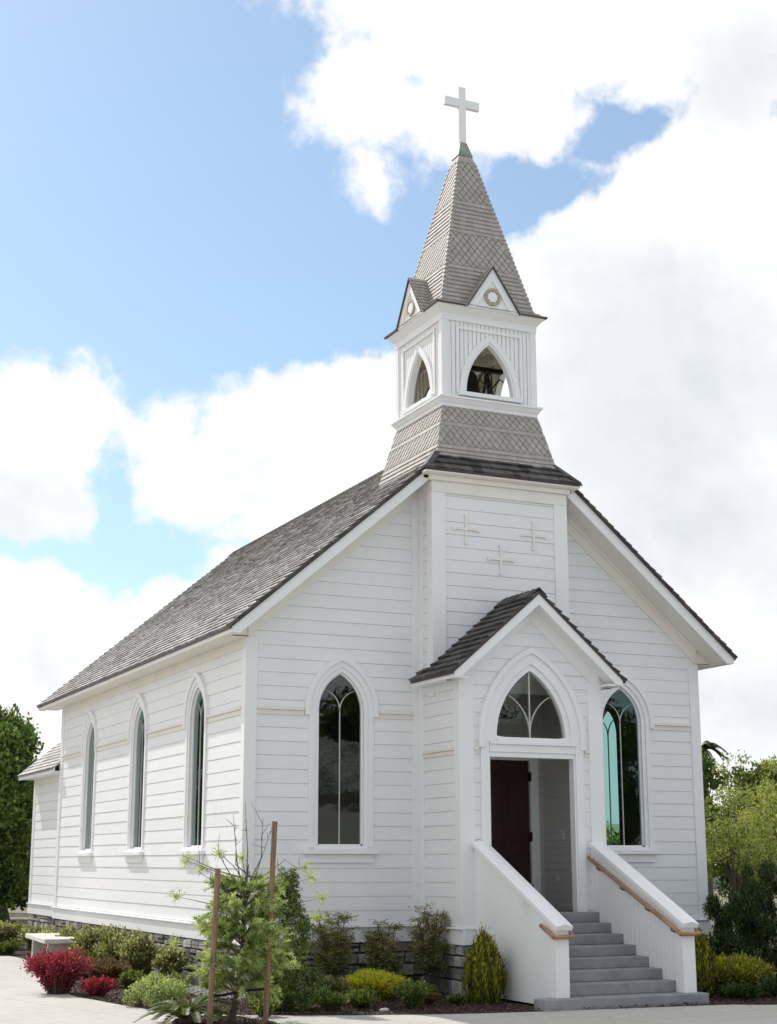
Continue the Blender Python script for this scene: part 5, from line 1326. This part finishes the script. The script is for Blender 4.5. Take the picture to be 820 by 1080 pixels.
# young staked tree
def needle_tree():
    rng = np.random.default_rng(101); bx, by = -6.5, -17.0
    t = thing('young_tree', (bx, by, G), 'young feathery leaved tree tied between two wooden stakes', 'tree')
    m = MB(); tw = MB(); P = []; Dd = []; T = []
    base = np.array([bx, by, G]); top = np.array([bx+0.9, by, G+9.0])
    def tr_at(f): return base + (top-base)*f + np.array([0.12*math.sin(f*5), 0.1*math.cos(f*4), 0])
    m.tube([tr_at(f) for f in np.linspace(0, 1, 9)], [0.22, 0.2, 0.17, 0.15, 0.13, 0.1, 0.08, 0.06, 0.03], 8)
    for i in range(92):                          # leafy branches
        f = rng.uniform(0.14, 0.84); st = tr_at(f); a = rng.uniform(0, 6.28); L_ = rng.uniform(1.2, 3.3)*(1.12-0.62*f)
        e = st + np.array([math.cos(a)*L_, math.sin(a)*L_, L_*rng.uniform(0.1, 0.75)])
        mid = (st+e)/2 + np.array([0, 0, 0.15*L_]); tw.tube([st, mid, e], [0.06, 0.04, 0.015], 5)
        for j in range(10):
            s = rng.uniform(0.25, 1.0); q = (1-s)**2*st + 2*s*(1-s)*mid + s*s*e; n = 40
            d0 = (e-st)/L_ + rng.normal(size=3)*0.55; d0 /= np.linalg.norm(d0); ln = rng.uniform(0.45, 0.95); tt = np.linspace(0, 1, n)[:, None]
            sp_ = q + d0*ln*tt - np.array([0, 0, 0.25])*tt*tt*ln; dv = d0*0.8 + rvec(n, rng)*0.8 - np.array([0, 0, 0.15])
            P.append(sp_ + dv*0.12); Dd.append(dv); T.append(np.full(n, 0.50+0.24*rng.normal()+0.25*s))
            if j % 2 == 0: tw.tube([q, q+d0*ln*0.5-np.array([0, 0, 0.06]), q+d0*ln-np.array([0, 0, 0.25*ln])], [0.018, 0.014, 0.008], 3)
    P = np.vstack(P); n = len(P)
    leaf_mesh('foliage', M['lf_needle'], P, np.vstack(Dd), rvec(n, rng), 0.34*(0.6+0.7*rng.random(n)), 0.05, np.concatenate(T)+0.12*rng.normal(size=n), t)
    for tgt in [(-0.2, 0, 11.9), (0.6, 0.2, 12.6), (1.6, -0.2, 11.7), (2.3, 0.1, 11.2), (0.1, 0.3, 10.6), (-3.0, 0, 9.4), (-2.2, 0.3, 8.6), (3.2, 0, 9.3), (4.4, 0, 8.9), (-1.2, 0.2, 9.9)]:   # bare upper twigs
        s = tr_at(rng.uniform(0.62, 0.95)); e = np.array([bx+tgt[0], by+tgt[1], G+tgt[2]]); mid = (s+e)/2 + rng.normal(size=3)*0.25 - np.array([0, 0, 0.25])
        tw.tube([s, mid, e], [0.05, 0.035, 0.012], 5)
        for j in range(3):
            f = rng.uniform(0.4, 0.9); q = mid+(e-mid)*f; d = rng.normal(size=3)*0.3+np.array([0, 0, 0.35]); tw.tube([q, q+d*0.6, q+d*rng.uniform(0.9, 1.5)], [0.022, 0.016, 0.008], 4)
    for c in [(-3.0, 0, 9.2), (-2.0, 0.2, 8.8), (4.4, 0, 8.8), (5.6, 0.2, 7.0), (5.0, 0.3, 8.2), (5.2, 0, 5.9), (-1.0, 0, 9.6), (0.4, 0, 9.4), (-3.6, 0, 4.6), (-3.5, 0.3, 7.2)]:    # tufts out on the twigs
        n = 90; q = np.array([bx+c[0], by+c[1], G+c[2]]); o = rvec(n, rng)*rng.random((n, 1))*0.55
        leaf_P.append(q+o); leaf_D.append(o+rvec(n, rng)*0.3)
        s = tr_at(min(0.9, c[2]/11)); tw.tube([s, (s+q)/2+np.array([0, 0, 0.2]), q], [0.035, 0.025, 0.01], 4)
    n = sum(len(x) for x in leaf_P)
    leaf_mesh('tuft', M['lf_needle'], np.vstack(leaf_P), np.vstack(leaf_D), rvec(n, rng), 0.36, 0.05, 0.75+0.15*rng.normal(size=n), t)
    m.build('trunk', M['bark'], t); tw.build('twig', M['palebark'], t)
leaf_P = []; leaf_D = []
needle_tree()
def cone_tree():
    rng = np.random.default_rng(111); x, y, h = -0.6, -10.2, 8.9; t = thing('conifer', (x, y, G), 'bushy conical evergreen behind the staked tree at the chapel corner', 'tree')
    cs = []; rs = []
    for j in range(96):
        f = rng.random()**0.8; a = rng.random()*6.28; q = 2.75*(1-0.86*f)*math.sqrt(rng.random()); cs.append((x+q*math.cos(a), y+q*math.sin(a), G+0.4+f*(h-0.7))); rs.append(rng.uniform(0.45, 0.8)*(1-0.45*f))
    crown('foliage', M['lf_conifer'], cs, rs, 480, 0.34, 0.08, t, rng, 0.35, 1.1, 0.5, 0.28, 0.4)
    m = MB(); m.tube([(x, y, G-0.1), (x, y, G+h*0.85)], [0.2, 0.05], 6); m.build('trunk', M['bark'], t)
cone_tree()
# stakes and rubber ties
def stake(bx, by, tx, ty, z1, lab):
    m = MB(); m.tube([(bx, by, G-0.3), (tx, ty, z1)], 0.165, 12); tag(m.build('stake', M['stake'], loc=(bx, by, G)), lab, 'stake', 'wooden stakes of the young tree')
stake(-8.35, -18.4, -8.05, -18.4, 4.1, 'shorter wooden stake left of the young tree')
stake(-5.0, -18.4, -4.6, -18.4, 6.8, 'taller reddish wooden stake right of the young tree')
def tie(pts, lab):
    m = MB(); m.tube(pts, 0.085, 6); tag(m.build('tree_tie', M['rubber'], loc=pts[0]), lab, 'tree tie', 'black rubber tree ties')
tie([(-7.85, -17.7, 2.6), (-7.3, -17.3, 2.62), (-6.3, -17.0, 2.48), (-5.7, -17.0, 2.45), (-6.2, -16.8, 2.5)], 'black rubber tie from the shorter stake to the trunk, upper')
tie([(-8.2, -17.8, -2.9), (-7.4, -17.4, -3.0), (-6.4, -17.1, -2.9), (-5.6, -17.4, -2.75), (-4.75, -17.8, -2.7)], 'black rubber tie joining trunk and both stakes near the ground')
# cycad at the path edge
def cycad():
    rng = np.random.default_rng(121); x, y = -9.0, -16.2; t = thing('cycad', (x, y, G), 'small palm like cycad with arching green fronds at the path edge', 'plant')
    P = []; Dd = []; Ss = []; L = []; T = []; m = MB()
    for i in range(22):
        a = 6.283*i/22 + rng.normal()*0.12; el = rng.uniform(0.35, 1.2); Ln = rng.uniform(2.3, 3.3); d = np.array([math.cos(a), math.sin(a), 0]); pts = []
        for k in range(9):
            s = k/8; pts.append(np.array([x, y, G+0.35]) + d*Ln*s*math.cos(el*(1-0.4*s)) + np.array([0, 0, Ln*(math.sin(el)*s - 0.62*s*s)]))
        m.tube(pts, [0.05]*4+[0.035]*3+[0.02]*2, 5)
        side = np.array([-d[1], d[0], 0])
        for k in range(46):
            s = 0.15+0.85*k/45; j = min(7, int(s*8)); f = s*8-j; q = pts[j]*(1-f)+pts[j+1]*f; tan = pts[j+1]-pts[j]; tan /= np.linalg.norm(tan)
            l = 0.62*math.sin(min(1, s*1.4)*math.pi*0.62+0.2)*(1.15-s*0.6)
            for sg in (-1, 1):
                dv = side*sg*0.85+tan*0.55+np.array([0, 0, 0.35]); dv /= np.linalg.norm(dv); P.append(q+dv*l/2); Dd.append(dv); Ss.append(tan); L.append(l); T.append(0.5+0.2*rng.normal())
    P = np.array(P); n = len(P); leaf_mesh('frond', M['lf_cycad'], P, np.array(Dd), np.array(Ss), np.array(L), 0.06, np.array(T), t)
    m.build('stalk', M['palebark'], t)
    n = 420; a = rng.random(n)*6.28; el = rng.uniform(0.3, 1.4, n); dv = np.column_stack([np.cos(a)*np.cos(el), np.sin(a)*np.cos(el), np.sin(el)])
    leaf_mesh('dry_frond', M['lf_brown'], np.array([x, y, G+0.3])+dv*(0.3+0.7*rng.random((n, 1))), dv, rvec(n, rng), 0.9, 0.07, rng.random(n), t)
    m = MB(); m.lathe((x, y, G), [(0.35, -0.1), (0.42, 0.25), (0.3, 0.5), (0.001, 0.6)], 12); m.build('trunk', M['bark'], t)
cycad()

# ================================================================== BACKGROUND
def tree(name, x, y, h, rad, lab, mat, seed, n=26, per=22, L=0.5, W_=0.3, r0=1.1, r1=2.0, trunk=0.5, group=None, base=0.35, tb=0.5, tv=0.22, zg=G, bark='bark', squash=0.85, shell=0.35):
    rng = np.random.default_rng(seed); t = thing(name, (x, y, zg), lab, 'tree', group)
    cz = zg + h*(1+base)/2; rz = h*(1-base)/2
    cs, rs = scatter_clumps((x, y, cz), (rad, rad, rz*0.9), n, r0, r1, rng, surf=0.7)
    crown('crown', mat, cs, rs, per, L, W_, t, rng, shell, squash, tb, tv)
    m = MB(); branches(m, (x, y, zg-0.3), cs, trunk, rng, trunk_top=0.55); m.build('trunk', M[bark], t); return t
BG = 'background trees'
tree('broadleaf_tree', -1.5, 128, 38, 14.5, 'big dark green leafy tree behind the annex at the left edge', M['lf_tree'], 201, 95, 74, 0.9, 0.5, 2.4, 4.6, 0.8, BG, -0.08, 0.52, 0.26)
tree('broadleaf_tree', 13, 150, 22, 7, 'low dark tree behind the annex, right of the big leafy tree', M['lf_tree'], 204, 34, 50, 0.9, 0.5, 2.2, 3.6, 0.7, BG, 0.0, 0.45)
tree('broadleaf_tree', 19, 190, 37, 9, 'olive tree crown just above the annex roof', M['lf_olive'], 202, 30, 30, 1.0, 0.6, 2.6, 4.0, 0.9, BG, 0.1, 0.3)
tree('broadleaf_tree', -40, 170, 44, 18, 'leafy tree beyond the left edge of the photo', M['lf_tree'], 203, 50, 22, 1.3, 0.8, 3.5, 5.5, 1.1, BG, 0.05)
# right side
tree('small_tree', 87, 58, 18.5, 5.0, 'light green tree with thin dark trunk standing in the gap right of the chapel', M['lf_olive'], 211, 36, 66, 0.42, 0.22, 0.9, 1.8, 0.17, BG, 0.38, 0.6, 0.28)
tree('small_tree', 100, 64, 21, 7.0, 'yellow green bushy tree at the right edge', M['lf_olive'], 212, 48, 66, 0.45, 0.24, 1.2, 2.1, 0.2, BG, 0.2, 0.7, 0.28)
tree('small_tree', 119.5, 90, 30, 5, 'sparse pale tree with see through top at the right edge', M['lf_olive'], 213, 26, 20, 0.5, 0.27, 1.0, 1.9, 0.28, BG, 0.15, 0.6, 0.25, shell=0.1)
tree('small_tree', 112.5, 92, 27, 4.5, 'sparse pale tree above the thin trunked one', M['lf_olive'], 214, 24, 20, 0.5, 0.27, 1.0, 1.9, 0.26, BG, 0.3, 0.55, 0.25, shell=0.1)
tree('broadleaf_tree', 119, 112, 34, 5.0, 'glossy green tree against the right corner of the chapel', M['lf_tree'], 215, 34, 60, 0.8, 0.5, 1.6, 2.6, 0.5, BG, 0.1, 0.6)
tree('broadleaf_tree', 150, 128, 30, 9.5, 'dark green tree mass behind the light trees at the right edge', M['lf_olive'], 216, 46, 44, 0.9, 0.5, 2.2, 3.6, 0.7, BG, 0.1, 0.4)
tree('broadleaf_tree', 161, 150, 20, 8, 'low olive tree behind the thin trunked tree', M['lf_tree'], 217, 40, 44, 0.9, 0.5, 2.2, 3.6, 0.7, BG, 0.05, 0.35)
tree('small_tree', 71, 62, 19.5, 5.0, 'low olive tree hidden behind the chapel, glimpsed through the right front window', M['lf_olive'], 218, 30, 46, 0.5, 0.27, 1.0, 1.9, 0.26, BG, 0.1, 0.4, 0.25)
tree('small_tree', 80, 74, 15, 5.0, 'second low olive tree behind the chapel, next to the one glimpsed through the window', M['lf_olive'], 219, 30, 40, 0.5, 0.27, 1.0, 1.9, 0.26, BG, 0.1, 0.4, 0.25)
tree('small_tree', 96, 84, 20, 6.0, 'soft green tree filling the gap behind the thin dark trunk', M['lf_olive'], 220, 36, 40, 0.55, 0.3, 1.2, 2.1, 0.26, BG, 0.2, 0.35, 0.22)
# palm head
def palm():
    rng = np.random.default_rng(221); x, y, z = 168.5, 175, 29.0; t = thing('palm_tree', (x, y, G), 'dark palm crown showing beyond the right corner of the chapel', 'tree', BG)
    m = MB(); m.tube([(x, y, G-0.3), (x+0.5, y, z)], [1.1, 0.8], 10); m.build('trunk', M['bark'], t); P = []; Dd = []; Ss = []
    for i in range(22):
        a = rng.random()*6.28; el = rng.uniform(-0.1, 1.2); Ln = rng.uniform(5.0, 6.8); d = np.array([math.cos(a), math.sin(a), 0])
        for k in range(60):
            s = (k+1)/60; q = np.array([x, y, z])+d*Ln*s*math.cos(el)+np.array([0, 0, Ln*(math.sin(el)*s-0.75*s*s)])
            for sg in (-1, 1):
                dv = np.array([-d[1], d[0], 0])*sg*0.6+d*0.5+np.array([0, 0, -0.55]); P.append(q+dv*0.5); Dd.append(dv); Ss.append(d)
    n = len(P); leaf_mesh('frond', M['lf_dark'], np.array(P), np.array(Dd), np.array(Ss), 1.5, 0.22, 0.5+0.2*rng.normal(size=n), t)
palm()
# gravel bank, hill
m = MB(); rng = np.random.default_rng(5)
xs = np.linspace(-320, 700, 260); prof = [(-9, 0), (-6.5, 2.4), (-4, 5.2), (-2, 6.2), (2, 6.3), (6, 5.5), (10, 0)]
vs = []; fs = []
for i, x in enumerate(xs):
    for j, (dy, z) in enumerate(prof): vs.append((x+rng.normal()*0.6, 330+dy+rng.normal()*0.5, G+z*(1+0.05*rng.normal())-(0.1 if z == 0 else 0)))
for i in range(len(xs)-1):
    for j in range(len(prof)-1): a = i*len(prof)+j; fs.append((a, a+len(prof), a+len(prof)+1, a+1))
m.add(vs, fs)
mb_, nt, b, _ = new_mat('grey_ballast'); vo = N(nt, 'ShaderNodeTexVoronoi', i_Scale=7.0); nt.links.new(coords(nt), vo.inputs['Vector'])
nt.links.new(ramp(nt, vo.outputs['Distance'], [(0.0, (0.46, 0.45, 0.44)), (0.45, (0.22, 0.215, 0.21)), (0.75, (0.04, 0.04, 0.04))]), b.inputs['Base Color']); b.inputs['Roughness'].default_value = 0.95
bump(nt, b, vo.outputs['Distance'], 1.0, 0.15)
tag(m.build('gravel_bank', mb_), kind='structure')
m = MB(); vs = []; fs = []; nx, ny = 60, 12
for j in range(ny+1):
    for i in range(nx+1):
        x = -100+i*(1500/nx); y = 420+j*40; f = j/ny
        right = 1/(1+math.exp(-(x-200)/45)); z = G - 0.3 + (34*math.sin(f*math.pi/2)*right + 1.5*f) + 1.0*math.sin(x*0.02+j)
        vs.append((x, y, z if j else G-0.5))
for j in range(ny):
    for i in range(nx): a = j*(nx+1)+i; fs.append((a, a+1, a+nx+2, a+nx+1))
m.add(vs, fs); tag(m.build('hill', M['hill'], smooth=True), kind='structure')
# trees behind the viewer's back: they darken the glass
for i, (x, y, h, r_) in enumerate([(10, -330, 62, 26), (55, -310, 58, 26), (98, -330, 66, 28), (-40, -350, 60, 26), (-85, -300, 60, 26), (145, -300, 60, 26), (190, -270, 60, 26)]):
    tree('broadleaf_tree', x, y, h, r_, 'dark leafy tree across the forecourt, mirrored in the front windows', M['lf_tree'], 300+i, 40, 9, 2.4, 1.5, 6, 9, 1.4, 'trees across the forecourt', 0.0, 0.35)

# small building across the forecourt, mirrored in the left front window
hs = thing('outbuilding', (80, -185, G), 'tan sided low building across the forecourt behind the viewer', 'building')
m = MB(); HP = Plane(0, -170, 1, 0, 0, 1); siding(m, HP, G, 17, 54, 108, pitch=1.35); siding(m, Plane(54, 0, 0, 1, -1, 0), G, 17, -200, -170, pitch=1.35); siding(m, Plane(108, 0, 0, 1, 1, 0), G, 17, -200, -170, pitch=1.35); siding(m, Plane(0, -200, 1, 0, 0, -1), G, 17, 54, 108, pitch=1.35)
m.add([(54, -170, 17), (54, -200, 17), (54, -185, 27)], [(0, 1, 2)]); m.add([(108, -170, 17), (108, -200, 17), (108, -185, 27)], [(0, 1, 2)])
M['tanpaint'] = mat_simple('tan_siding_paint', (0.40, 0.38, 0.35), 0.6, 0.05, 2, 0.1)
m.build('wall', M['tanpaint'], hs)
m = MB(); m.hexa([(51, -168, 16.4), (111, -168, 16.4), (111, -185, 27.8), (51, -185, 27.8)], [(51, -168, 17.0), (111, -168, 17.0), (111, -185, 28.4), (51, -185, 28.4)]); m.hexa([(51, -202, 16.4), (111, -202, 16.4), (111, -185.01, 27.8), (51, -185.01, 27.8)], [(51, -202, 17.0), (111, -202, 17.0), (111, -185.01, 28.4), (51, -185.01, 28.4)])
orf = m.build('roof', M['shake_brown'], hs)
m = MB(); q_ = math.hypot(17, 11.4); tiles_on(m, (51, -168, 17.05), (1, 0, 0), (0, -17/q_, 11.4/q_), [(0, 0), (60, 0), (60, q_), (0, q_)], [(0, q_, 'row', 1.7)], 0.45, (3, 6), 0.05, 0.1)
m.build('shingles', M['shake'], orf)
